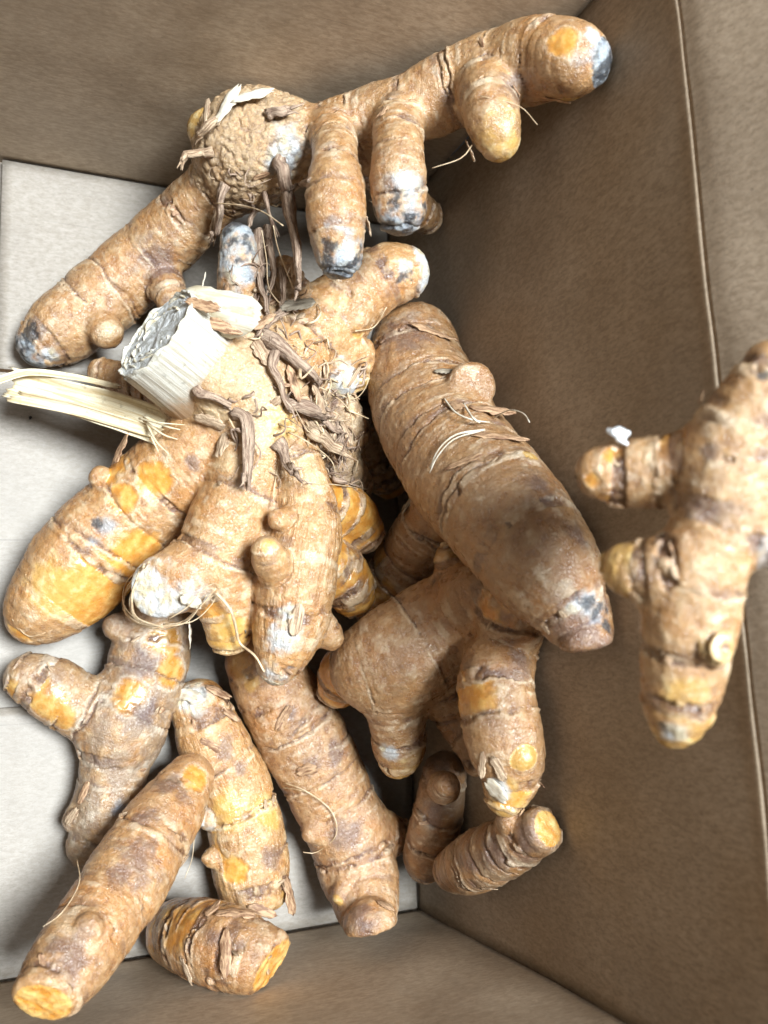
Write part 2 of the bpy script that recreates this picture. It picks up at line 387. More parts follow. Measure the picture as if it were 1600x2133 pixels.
RHIZOMES = [
 dict(label='tall rhizome with round leathery knob and long arm reaching the back corner', tone=0.25, deep=0.15, tint=(0.98, 0.98, 0.98), base=[77.4, 125.3, 0.0], br=[
   dict(kind='body', n=[[61.1, 135.5, 48.0, 12.8], [63.0, 137.7, 53.5, 15.2], [67.7, 137.6, 58.0, 13.0]], ring=0.0, k=3, crack=1, tone=0.7),
   dict(kind='finger', n=[[69.8, 138.3, 60.0, 8.0], [75.3, 138.1, 64.0, 7.1], [86.0, 140.0, 72.0, 7.4], [98.1, 140.7, 82.0, 8.8], [106.7, 142.7, 90.0, 9.6], [114.1, 143.1, 99.1, 9.6], [118.7, 139.6, 110.9, 9.7], [120.5, 134.0, 120.3, 8.0], [122.1, 133.1, 121.8, 6.4]], ring=11.5, k=4, tip='m', tiplen=5, peel=0.0),
   dict(kind='finger', n=[[79.7, 135.4, 72.0, 6.5], [76.5, 122.8, 80.0, 5.6], [74.9, 112.0, 84.0, 7.0], [74.6, 102.6, 84.0, 6.9], [75.8, 95.7, 82.0, 5.7]], ring=8.9, k=2, tip='m', tiplen=10),
   dict(kind='finger', n=[[92.8, 134.4, 84.0, 6.7], [89.4, 122.3, 90.0, 6.1], [87.9, 113.3, 92.0, 6.7], [89.1, 106.5, 90.0, 6.2]], ring=8.3, k=2, tip='m', tiplen=10),
   dict(kind='bud', n=[[111.1, 140.5, 98.0, 8.7], [106.3, 126.6, 106.0, 6.8], [106.9, 120.9, 107.0, 5.9], [108.4, 118.6, 106.0, 4.3]], ring=8.1, k=2, tip='y', tiplen=7),
   dict(kind='bud', n=[[122.4, 135.2, 116.0, 5.9], [121.7, 130.9, 117.0, 4.3]], ring=0.0, k=1, tip='y', tiplen=5),
   dict(kind='finger', n=[[92.4, 133.9, 66.0, 5.9], [110.1, 134.2, 50.0, 6.0], [122.9, 135.1, 39.7, 5.4]], ring=8.5, k=2),
   dict(kind='finger', n=[[58.0, 132.0, 44.0, 8.3], [51.1, 127.4, 32.0, 9.4], [39.8, 117.3, 18.0, 10.7], [27.8, 106.1, 12.0, 11.0], [18.1, 96.9, 10.0, 10.3], [12.8, 92.7, 9.0, 7.2]], ring=12.5, k=4, tip='m', tiplen=6),
   dict(kind='bud', n=[[41.9, 115.3, 18.0, 7.1], [45.0, 108.0, 24.0, 5.6], [46.0, 102.2, 28.0, 4.4]], ring=4.2, k=1.5),
   dict(kind='bud', n=[[25.6, 100.0, 14.0, 6.2], [29.2, 93.5, 20.0, 4.9]], ring=0.0, k=1.5),
   dict(kind='bud', n=[[55.3, 141.7, 50.0, 5.9], [51.6, 143.1, 50.0, 5.5]], ring=0.0, k=1.5, tip='y', tiplen=9),
  ], pat=[['p', 113.9, 133.5, 124.9, 3.4], ['b', 120.8, 130.5, 127.6, 4.1], ['w', 120.5, 134.0, 128.4, 2.4], ['k', 8.9, 92.5, 15.4, 4.3], ['w', 14.1, 87.1, 14.2, 2.7], ['y', 53.6, 128.6, 61.3, 0.1], ['w', 68.4, 129.2, 68.0, 6.2], ['s', 42.1, 113.4, 29.1, 6.1], ['s', 111.2, 128.4, 110.8, 5.1], ['w', 87.0, 108.8, 97.8, 2.8], ['k', 85.4, 105.5, 95.4, 2.9], ['k', 71.5, 95.2, 86.8, 2.7], ['w', 76.0, 93.8, 87.5, 3.6], ['k', 77.8, 91.8, 85.8, 2.1], ['k', 89.1, 101.5, 93.8, 1.8], ['c', 29.0, 92.1, 24.8, 4.0]]),
 dict(label='large central rhizome with pale cut stem stub, dry stalk and several fat fingers', tone=0.2, deep=0.0, tint=(1.06, 1.04, 1.0), base=[66.1, 53.7, 1.5], br=[
   dict(kind='body', n=[[64.0, 87.8, 44.0, 11.2], [65.3, 75.0, 46.0, 14.0], [65.7, 64.3, 46.0, 13.5], [67.6, 57.1, 46.0, 9.7]], ring=0.0, k=3, crack=0.45, tone=0.35),
   dict(kind='body', n=[[49.2, 75.4, 42.0, 12.8], [54.5, 75.0, 47.0, 14.2], [64.2, 70.6, 47.0, 13.4]], ring=0.0, k=3, crack=0.45, tone=0.35),
   dict(kind='finger', n=[[57.5, 62.1, 42.0, 10.1], [52.3, 55.9, 36.0, 12.0], [44.3, 48.7, 27.0, 13.7], [33.8, 38.9, 20.0, 14.3], [23.6, 27.3, 16.0, 14.2], [16.0, 18.5, 13.0, 11.2], [12.8, 14.5, 12.0, 8.0]], ring=11.5, k=3, peel=0.5, tip='d', tiplen=9),
   dict(kind='bud', n=[[30.7, 47.4, 24.0, 4.4], [26.9, 49.9, 28.0, 3.2]], ring=0.0, k=1),
   dict(kind='bud', n=[[16.2, 31.2, 16.0, 4.4], [13.5, 33.1, 16.0, 2.8]], ring=0.0, k=1.5),
   dict(kind='finger', n=[[64.2, 56.3, 46.0, 10.2], [60.8, 44.4, 46.0, 10.1], [57.3, 34.5, 44.0, 10.8], [53.9, 25.9, 42.0, 11.5]], ring=15.1, k=3),
   dict(kind='finger', n=[[53.2, 24.6, 42.0, 10.0], [45.4, 21.3, 44.0, 8.8], [38.9, 18.7, 47.0, 7.6]], ring=0.0, k=3, tip='w', tiplen=9, cut=(-0.55, -0.1, 0.8)),
   dict(kind='finger', n=[[54.5, 23.3, 42.0, 10.2], [57.4, 14.7, 41.0, 7.3], [58.8, 7.3, 38.0, 5.8]], ring=7.5, k=3, tip='y', tiplen=9, peel=0.6),
   dict(kind='finger', n=[[74.3, 56.4, 48.0, 7.1], [75.6, 45.2, 52.0, 7.1], [76.4, 34.9, 52.0, 8.8], [73.6, 22.3, 52.0, 10.2], [71.9, 10.1, 50.0, 9.6], [70.0, 1.7, 48.0, 7.2], [69.0, -1.3, 47.0, 5.2]], ring=13.8, k=3, tip='w', tiplen=6, tone=0.1, longi=1),
   dict(kind='bud', n=[[68.8, 20.3, 54.0, 5.1], [63.7, 24.5, 60.0, 4.5], [62.2, 26.6, 62.0, 3.5]], ring=6.0, k=1.2, tip='d', tiplen=5, peel=0.2),
   dict(kind='bud', n=[[71.4, 35.0, 55.0, 4.2], [66.6, 34.7, 58.0, 2.8]], ring=0.0, k=1.2),
   dict(kind='bud', n=[[76.3, 10.0, 50.0, 5.7], [81.5, 6.4, 50.0, 4.3], [82.8, 4.9, 50.0, 3.3]], ring=5.0, k=1.5),
   dict(kind='finger', n=[[81.4, 42.6, 46.0, 7.2], [92.1, 39.9, 40.0, 8.4], [97.4, 35.5, 38.0, 6.9]], ring=6.0, k=2, peel=1),
   dict(kind='finger', n=[[81.6, 27.1, 44.0, 7.2], [90.0, 22.2, 40.0, 8.3], [94.6, 17.1, 37.0, 6.5]], ring=6.4, k=2, peel=1),
   dict(kind='finger', n=[[70.0, 75.4, 46.0, 12.4], [80.0, 87.5, 46.0, 11.8], [88.1, 96.2, 48.0, 10.3], [99.2, 105.0, 54.0, 9.2], [105.1, 106.7, 56.0, 7.9]], ring=10.1, k=3, tone=0.1, tip='w', tiplen=2.5),
   dict(kind='bud', n=[[92.4, 98.6, 54.0, 5.9], [90.7, 92.4, 55.0, 4.2], [90.6, 90.0, 54.0, 2.9]], ring=0.0, k=1.5, tip='y', tiplen=3),
   dict(kind='bud', n=[[87.1, 86.8, 46.0, 8.4], [94.0, 84.7, 46.0, 6.0], [95.3, 80.5, 44.0, 5.2]], ring=6.2, k=1.5, tip='y', tiplen=5),
   dict(kind='bud', n=[[84.7, 80.3, 48.0, 6.0], [88.8, 75.9, 50.0, 4.5]], ring=0.0, k=1.2, tip='w', tiplen=7),
   dict(kind='finger', n=[[80.9, 72.0, 42.0, 8.1], [88.8, 70.4, 40.0, 7.4], [95.4, 64.8, 36.0, 6.2]], ring=4.8, k=3, tone=0.8, crack=0.6),
   dict(kind='finger', n=[[81.3, 62.9, 40.0, 8.1], [91.3, 55.7, 34.0, 7.7], [98.7, 50.3, 30.0, 6.0]], ring=5.3, k=3, tone=0.9, crack=0.6),
   dict(kind='finger', n=[[61.6, 95.0, 46.0, 6.5], [59.5, 101.8, 52.0, 6.0], [58.4, 110.3, 54.0, 4.6]], ring=0.0, k=1.5, tip='m', tiplen=18),
   dict(kind='finger', n=[[77.4, 94.2, 46.0, 8.0], [72.8, 101.0, 52.0, 5.0], [70.9, 104.0, 54.0, 3.6]], ring=3.3, k=1.5, tone=0.9, crack=0.8),
   dict(kind='finger', n=[[52.9, 70.7, 34.0, 6.6], [38.9, 78.0, 24.0, 5.4], [28.3, 82.5, 17.0, 4.1]], ring=6.7, k=2),
   dict(kind='finger', n=[[71.1, 25.5, 34.0, 5.3], [70.1, 16.5, 30.0, 4.8]], ring=4.0, k=2, peel=0.8),
  ], pat=[['y', 15.7, 20.0, 26.6, 7.7], ['p', 38.9, 47.9, 39.9, 5.0], ['p', 31.7, 43.5, 35.2, 4.2], ['p', 36.1, 29.6, 30.8, 7.0], ['b', 27.0, 36.2, 32.7, 3.2], ['k', 26.1, 36.8, 32.3, 1.6], ['k', 28.8, 35.5, 33.2, 1.2], ['b', 24.5, 31.9, 31.7, 2.2], ['y', 21.9, 21.0, 28.6, 2.5], ['s', 47.6, 50.9, 45.8, 2.5], ['y', 57.9, 7.6, 45.2, 5.2], ['k', 39.9, 21.8, 54.0, 1.4], ['w', 44.3, 15.3, 52.0, 5.3], ['w', 67.4, 5.1, 57.3, 4.5], ['b', 66.5, -1.3, 53.6, 1.7], ['w', 69.2, 10.8, 59.8, 3.0], ['y', 61.7, 26.7, 65.5, 2.1], ['k', 102.4, 102.6, 63.1, 2.6], ['w', 102.9, 105.1, 63.8, 2.1], ['p', 100.3, 37.3, 44.7, 3.2], ['c', 56.6, 69.6, 60.8, 8.4], ['c', 72.4, 50.3, 57.2, 4.9], ['c', 75.4, 45.0, 59.3, 3.1], ['c', 64.2, 65.5, 60.0, 6.1], ['c', 50.7, 63.4, 54.6, 4.9], ['c', 55.6, 50.2, 53.9, 4.9], ['c', 62.4, 57.3, 57.2, 4.9], ['k', 55.5, 107.5, 57.6, 3.2], ['k', 58.4, 102.3, 58.3, 2.7], ['b', 60.5, 99.6, 57.5, 3.1], ['w', 56.9, 98.8, 56.7, 3.1], ['y', 68.3, 59.9, 58.7, 6.1]]),
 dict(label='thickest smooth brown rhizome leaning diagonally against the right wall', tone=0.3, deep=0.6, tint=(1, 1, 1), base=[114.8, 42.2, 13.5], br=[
   dict(kind='body', n=[[115.4, 91.1, 41.5, 13.3], [113.8, 80.8, 46.3, 14.9], [112.9, 65.0, 56.3, 15.8], [112.8, 48.2, 71.6, 15.9], [113.3, 32.1, 89.9, 15.3], [115.3, 20.1, 100.0, 13.2], [118.8, 11.6, 103.7, 9.7], [120.9, 6.1, 105.2, 7.5], [121.1, 2.3, 107.0, 6.4], [120.6, 0.9, 108.0, 6.0]], ring=12.4, k=3, cut=(0.2, -0.95, -0.1)),
   dict(kind='bud', n=[[118.9, 69.4, 62.0, 8.0], [114.7, 68.9, 76.0, 6.3]], ring=0.0, k=1.5, cut=(-0.3, 0.05, 0.95)),
   dict(kind='bud', n=[[115.7, 40.2, 92.0, 5.2], [114.4, 42.2, 98.0, 2.9]], ring=0.0, k=3, tip='y', tiplen=3),
   dict(kind='finger', n=[[117.9, 40.0, 52.0, 10.0], [115.0, 30.6, 40.0, 10.3], [111.6, 21.2, 28.0, 10.1], [110.0, 15.1, 22.0, 8.5]], ring=11.3, k=3, peel=0.25),
  ], pat=[['s', 106.5, 89.7, 56.0, 8.1], ['c', 111.6, 67.1, 81.3, 3.7], ['w', 113.2, 66.7, 81.7, 2.9], ['b', 114.0, 66.4, 81.7, 2.4], ['s', 117.1, 3.8, 112.1, 7.7], ['s', 115.1, 4.9, 110.6, 5.2], ['b', 119.9, 5.7, 112.7, 2.7], ['k', 122.5, 4.6, 112.9, 2.1], ['m', 117.9, 9.3, 113.3, 3.1], ['w', 115.0, 8.4, 112.1, 1.6], ['k', 121.9, 7.7, 112.9, 2.9], ['s', 116.8, 24.5, 112.5, 3.1], ['p', 105.5, 15.8, 34.1, 7.0], ['s', 112.0, 36.2, 106.2, 4.3]]),
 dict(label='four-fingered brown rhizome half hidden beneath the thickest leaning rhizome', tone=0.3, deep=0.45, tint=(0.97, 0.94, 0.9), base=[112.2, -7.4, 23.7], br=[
   dict(kind='body', n=[[120.8, 13.9, 73.8, 7.6], [118.0, 12.9, 67.5, 10.5], [114.3, 6.3, 55.0, 14.3], [104.8, 0.3, 50.0, 14.6], [96.5, -2.5, 46.0, 12.0]], ring=12.8, k=4),
   dict(kind='bud', n=[[117.3, 15.7, 60.0, 6.7], [114.1, 22.8, 60.0, 4.5], [113.5, 25.6, 60.0, 3.6]], ring=5.8, k=2.5, tip='y', tiplen=5),
   dict(kind='finger', n=[[100.7, -4.6, 46.0, 10.5], [104.1, -16.5, 42.0, 7.7], [106.6, -24.7, 38.0, 7.4], [107.4, -28.2, 36.0, 5.9]], ring=7.3, k=4, tip='y', tiplen=9, peel=0.5),
   dict(kind='finger', n=[[115.8, -5.3, 48.0, 9.3], [120.7, -17.4, 46.0, 6.2], [123.4, -25.8, 49.8, 5.0], [124.6, -30.4, 49.0, 3.7]], ring=9.3, k=4),
   dict(kind='finger', n=[[120.0, 9.8, 80.4, 8.6], [119.9, 0.5, 74.8, 8.5], [114.8, -8.7, 78.0, 9.4], [115.0, -20.1, 80.0, 9.5], [116.7, -28.1, 80.0, 7.6], [116.1, -34.4, 78.0, 5.3]], ring=10.4, k=3, tip='y', tiplen=7, peel=0.12),
   dict(kind='bud', n=[[116.4, -26.8, 82.0, 5.7], [115.0, -24.6, 87.0, 3.6]], ring=0.0, k=1, tip='y', tiplen=4),
   dict(kind='finger', n=[[96.8, -3.1, 42.0, 9.2], [93.1, -4.2, 34.0, 7.8], [92.2, -8.2, 30.0, 6.3]], ring=6.0, k=2, peel=1),
  ], pat=[['y', 112.7, -32.7, 84.8, 3.8], ['v', 110.7, -32.2, 82.7, 2.7], ['s', 117.7, -3.1, 85.6, 3.9], ['w', 101.4, -26.4, 43.7, 2.6], ['s', 114.3, 15.6, 83.6, 3.5]]),
 dict(label='branching rhizome nearest the lens, leaning over the right fold, out of focus', tone=0.2, deep=0.0, tint=(1, 1, 1), base=[108.9, 17.8, 143.5], br=[
   dict(kind='body', n=[[112.5, 42.4, 172.0, 4.4], [111.5, 37.4, 170.0, 6.3], [110.9, 30.9, 166.0, 8.4], [109.4, 22.5, 164.0, 8.7], [106.0, 13.5, 161.0, 7.1], [105.1, 3.7, 157.0, 7.7], [105.6, -4.0, 154.0, 7.1], [105.7, -9.9, 152.0, 6.1], [105.9, -14.3, 150.0, 3.5]], ring=9.4, k=3, tip='y', tiplen=7),
   dict(kind='finger', n=[[108.2, 28.4, 160.0, 7.2], [104.5, 28.5, 155.0, 6.3], [100.0, 29.3, 150.0, 5.8], [96.5, 29.6, 148.0, 4.5]], ring=4.9, k=2.5, peel=0.5),
   dict(kind='finger', n=[[103.5, 12.1, 159.0, 6.5], [99.5, 11.8, 155.0, 5.5], [97.1, 12.6, 152.0, 4.3]], ring=4.7, k=2.5, peel=0.3, tip='y', tiplen=6),
   dict(kind='bud', n=[[111.0, 17.1, 164.0, 4.6], [112.2, 15.0, 168.0, 3.9], [112.4, 14.0, 170.0, 3.0]], ring=0.0, k=2, tip='w', tiplen=6),
   dict(kind='bud', n=[[104.4, -1.0, 160.0, 4.0], [103.6, -1.0, 163.0, 2.8]], ring=1.7, k=1, tip='y', tiplen=2),
   dict(kind='finger', n=[[112.8, 33.4, 166.0, 5.5], [123.0, 29.1, 166.0, 5.6], [133.9, 26.3, 166.0, 4.5]], ring=4.8, k=2.5),
  ], pat=[['y', 101.1, -9.1, 157.7, 3.8], ['w', 102.0, -14.6, 153.7, 2.3], ['k', 100.7, -13.4, 152.6, 1.0], ['s', 107.9, 14.0, 169.5, 1.3], ['s', 102.3, 29.2, 167.9, 1.6], ['p', 95.5, 31.8, 152.8, 1.8], ['k', 107.8, 40.0, 174.6, 1.0], ['p', 93.0, 27.7, 150.3, 1.6]]),
 dict(label='Y-shaped dusty grey-brown rhizome lying flat on the floor at left', tone=0.75, deep=0.0, tint=(0.88, 0.93, 1.03), base=[31.7, -14.3, 0.4], br=[
   dict(kind='body', n=[[44.3, 12.8, 12.0, 9.8], [42.9, 3.4, 12.0, 10.8], [39.7, -7.1, 12.0, 11.0], [35.6, -16.6, 12.0, 11.6], [33.5, -26.1, 11.0, 9.2], [31.4, -37.3, 10.0, 9.1], [27.7, -47.2, 8.0, 6.7]], ring=11.3, k=3, peel=0.08),
   dict(kind='finger', n=[[34.5, -15.8, 12.0, 8.7], [25.8, -11.5, 11.0, 8.1], [17.1, -5.2, 11.0, 8.3], [11.3, -2.0, 10.0, 6.7]], ring=9.4, k=4, peel=0.35, tone=0.3),
   dict(kind='bud', n=[[36.7, 10.2, 14.0, 5.3], [33.0, 10.8, 16.0, 3.7]], ring=0.0, k=1.5),
   dict(kind='bud', n=[[26.2, -38.0, 10.0, 5.2], [22.6, -40.1, 10.0, 2.8]], ring=0.0, k=1.5),
  ], pat=[['p', 15.0, -9.3, 18.1, 4.7], ['p', 19.2, -12.6, 17.7, 3.8], ['p', 35.5, -7.9, 22.7, 4.6], ['p', 47.1, -2.1, 21.5, 4.5], ['s', 39.3, 0.8, 22.5, 5.2], ['s', 44.3, 1.8, 22.8, 5.9], ['b', 34.4, -37.7, 18.8, 3.5], ['s', 40.4, -11.9, 23.2, 3.8], ['p', 45.0, 7.0, 22.5, 5.2]]),
 dict(label='long straight rhizome with sliced orange end in the lower left corner', tone=0.3, deep=0.0, tint=(1.02, 0.97, 0.92), base=[31.0, -51.9, 15.5], br=[
   dict(kind='body', n=[[51.4, -30.4, 22.0, 6.5], [45.5, -37.3, 26.0, 9.0], [37.8, -45.5, 32.0, 10.1], [30.2, -54.5, 38.0, 10.1], [21.9, -61.9, 46.0, 9.3], [15.6, -67.1, 52.0, 7.7], [13.4, -68.7, 55.0, 6.9]], ring=13.8, k=3, cut=(-0.35, -0.62, 0.7), tip='c', tiplen=2),
   dict(kind='bud', n=[[23.9, -58.1, 46.0, 5.7], [22.7, -56.9, 52.0, 3.6]], ring=0.0, k=1, tip='d', tiplen=3),
  ], pat=[['p', 51.7, -29.6, 29.9, 3.8], ['s', 43.4, -29.9, 31.0, 4.9], ['s', 31.9, -47.3, 45.3, 4.3], ['s', 34.3, -45.2, 43.9, 6.2], ['s', 15.6, -59.0, 54.9, 2.3], ['s', 47.0, -33.4, 34.2, 2.4], ['s', 35.9, -36.6, 36.8, 2.8], ['s', 18.9, -60.5, 56.7, 4.1]]),
 dict(label='upright yellow-tan rhizome with papery torn top between two darker ones', tone=0.15, deep=0.0, tint=(1.08, 1.06, 0.98), base=[64.9, -41.7, 0.3], br=[
   dict(kind='body', n=[[56.6, -12.7, 11.0, 8.2], [61.3, -23.8, 11.0, 9.9], [66.7, -35.6, 11.0, 10.3], [70.0, -49.1, 11.0, 10.7], [71.5, -61.0, 11.0, 10.5], [73.1, -69.0, 11.0, 8.4]], ring=13.0, k=3, peel=0.3, cut=(0.25, -0.95, 0.1), longi=0.6),
   dict(kind='bud', n=[[61.1, -53.5, 13.0, 4.0], [57.6, -53.3, 14.0, 1.7]], ring=0.0, k=1),
   dict(kind='bud', n=[[60.6, -42.6, 13.0, 4.7], [56.9, -42.6, 14.0, 2.4]], ring=0.0, k=1, tip='w', tiplen=4),
  ], pat=[['w', 53.1, -9.0, 17.6, 4.8], ['y', 73.8, -41.7, 20.3, 5.4], ['y', 62.9, -40.5, 20.2, 5.3], ['p', 64.2, -56.5, 19.6, 3.7], ['s', 74.6, -54.4, 21.1, 3.2], ['s', 61.6, -23.7, 20.9, 3.3], ['y', 79.8, -66.1, 17.0, 3.5], ['k', 56.5, -7.9, 17.7, 1.6], ['s', 66.2, -29.2, 21.1, 2.1]]),
 dict(label='ringed reddish-tan rhizome on the floor below the pale moulded fingertip', tone=0.35, deep=0.0, tint=(1.0, 0.95, 0.93), base=[94.2, -44.1, 1.3], br=[
   dict(kind='body', n=[[72.9, -0.6, 14.0, 9.0], [78.5, -9.1, 14.0, 11.8], [85.6, -22.0, 14.0, 12.7], [93.1, -36.4, 14.0, 12.2], [99.7, -50.7, 14.0, 11.9], [102.5, -64.2, 16.0, 11.0], [100.7, -72.4, 25.2, 8.1], [98.7, -73.1, 31.5, 7.4]], ring=11.4, k=3, cut=(0.15, -0.98, 0.1)),
   dict(kind='finger', n=[[106.6, -51.5, 14.0, 7.5], [115.6, -54.5, 12.0, 5.8]], ring=5.8, k=2.5),
   dict(kind='bud', n=[[90.1, -47.7, 18.0, 5.5], [86.7, -49.1, 19.0, 3.0]], ring=0.0, k=1.5),
   dict(kind='bud', n=[[95.3, -64.6, 22.0, 4.1], [93.1, -66.4, 23.0, 2.2]], ring=0.0, k=1, tip='y', tiplen=2),
  ], pat=[['y', 66.2, -1.7, 20.1, 4.6], ['s', 78.2, -14.2, 26.1, 2.4], ['s', 92.1, -27.1, 26.2, 4.1], ['s', 84.9, -30.4, 25.8, 3.0], ['s', 94.6, -49.7, 25.2, 4.6], ['y', 68.5, -5.8, 21.8, 2.7], ['s', 93.4, -68.2, 33.4, 5.2]]),
 dict(label='short stubby sliced piece showing bright orange flesh by the front wall', tone=0.25, deep=0.0, tint=(0.93, 0.86, 0.8), base=[56.9, -71.6, 4.6], br=[
   dict(kind='body', n=[[50.0, -71.9, 13.2, 8.6], [53.5, -70.8, 25.8, 9.7], [58.4, -70.9, 36.2, 9.6], [63.6, -72.5, 41.8, 8.1], [67.0, -73.6, 42.7, 6.9]], ring=5.6, k=3, peel=0.35, cut=(0.62, -0.45, 0.62), tip='c', tiplen=1.5),
  ], pat=[['p', 46.0, -65.5, 29.4, 5.8], ['s', 52.8, -65.7, 42.2, 2.8], ['y', 45.5, -64.4, 19.2, 2.5]]),
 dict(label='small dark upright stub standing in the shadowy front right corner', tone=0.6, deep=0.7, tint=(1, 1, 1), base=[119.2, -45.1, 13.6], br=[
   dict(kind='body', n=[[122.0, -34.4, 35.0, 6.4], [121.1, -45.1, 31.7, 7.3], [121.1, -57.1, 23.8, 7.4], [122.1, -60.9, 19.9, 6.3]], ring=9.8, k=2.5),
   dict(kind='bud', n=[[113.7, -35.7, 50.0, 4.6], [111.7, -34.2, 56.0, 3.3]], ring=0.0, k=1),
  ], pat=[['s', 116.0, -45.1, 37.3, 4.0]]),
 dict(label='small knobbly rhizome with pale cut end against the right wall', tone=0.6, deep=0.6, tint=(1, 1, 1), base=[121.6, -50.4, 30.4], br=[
   dict(kind='body', n=[[122.5, -60.5, 36.4, 6.0], [120.9, -55.9, 50.6, 7.5], [121.2, -49.9, 65.5, 7.3], [122.3, -44.4, 77.7, 6.1], [122.8, -42.2, 84.0, 5.2]], ring=5.2, k=3, tip='c', tiplen=2, cut=(0.25, 0.3, 0.9)),
   dict(kind='bud', n=[[123.3, -46.8, 68.3, 5.1], [117.8, -41.2, 76.0, 3.5]], ring=0.0, k=1),
   dict(kind='bud', n=[[123.3, -55.2, 50.5, 5.2], [123.7, -52.6, 50.0, 1.8]], ring=0.0, k=1),
  ], pat=[['s', 114.6, -48.2, 71.0, 4.7], ['s', 117.2, -43.8, 82.6, 4.1], ['s', 113.4, -53.4, 60.4, 3.7]]),
 dict(label='small orange rhizome deep in the gap left of the thickest rhizome', tone=0.1, deep=0.4, tint=(1, 1, 1), base=[116.2, 65.1, 0.0], br=[
   dict(kind='body', n=[[109.7, 73.0, 7.0, 6.6], [116.8, 65.1, 7.8, 7.9], [121.5, 57.5, 6.3, 6.4]], ring=6.4, k=2, peel=0.6),
  ], pat=[]),
]
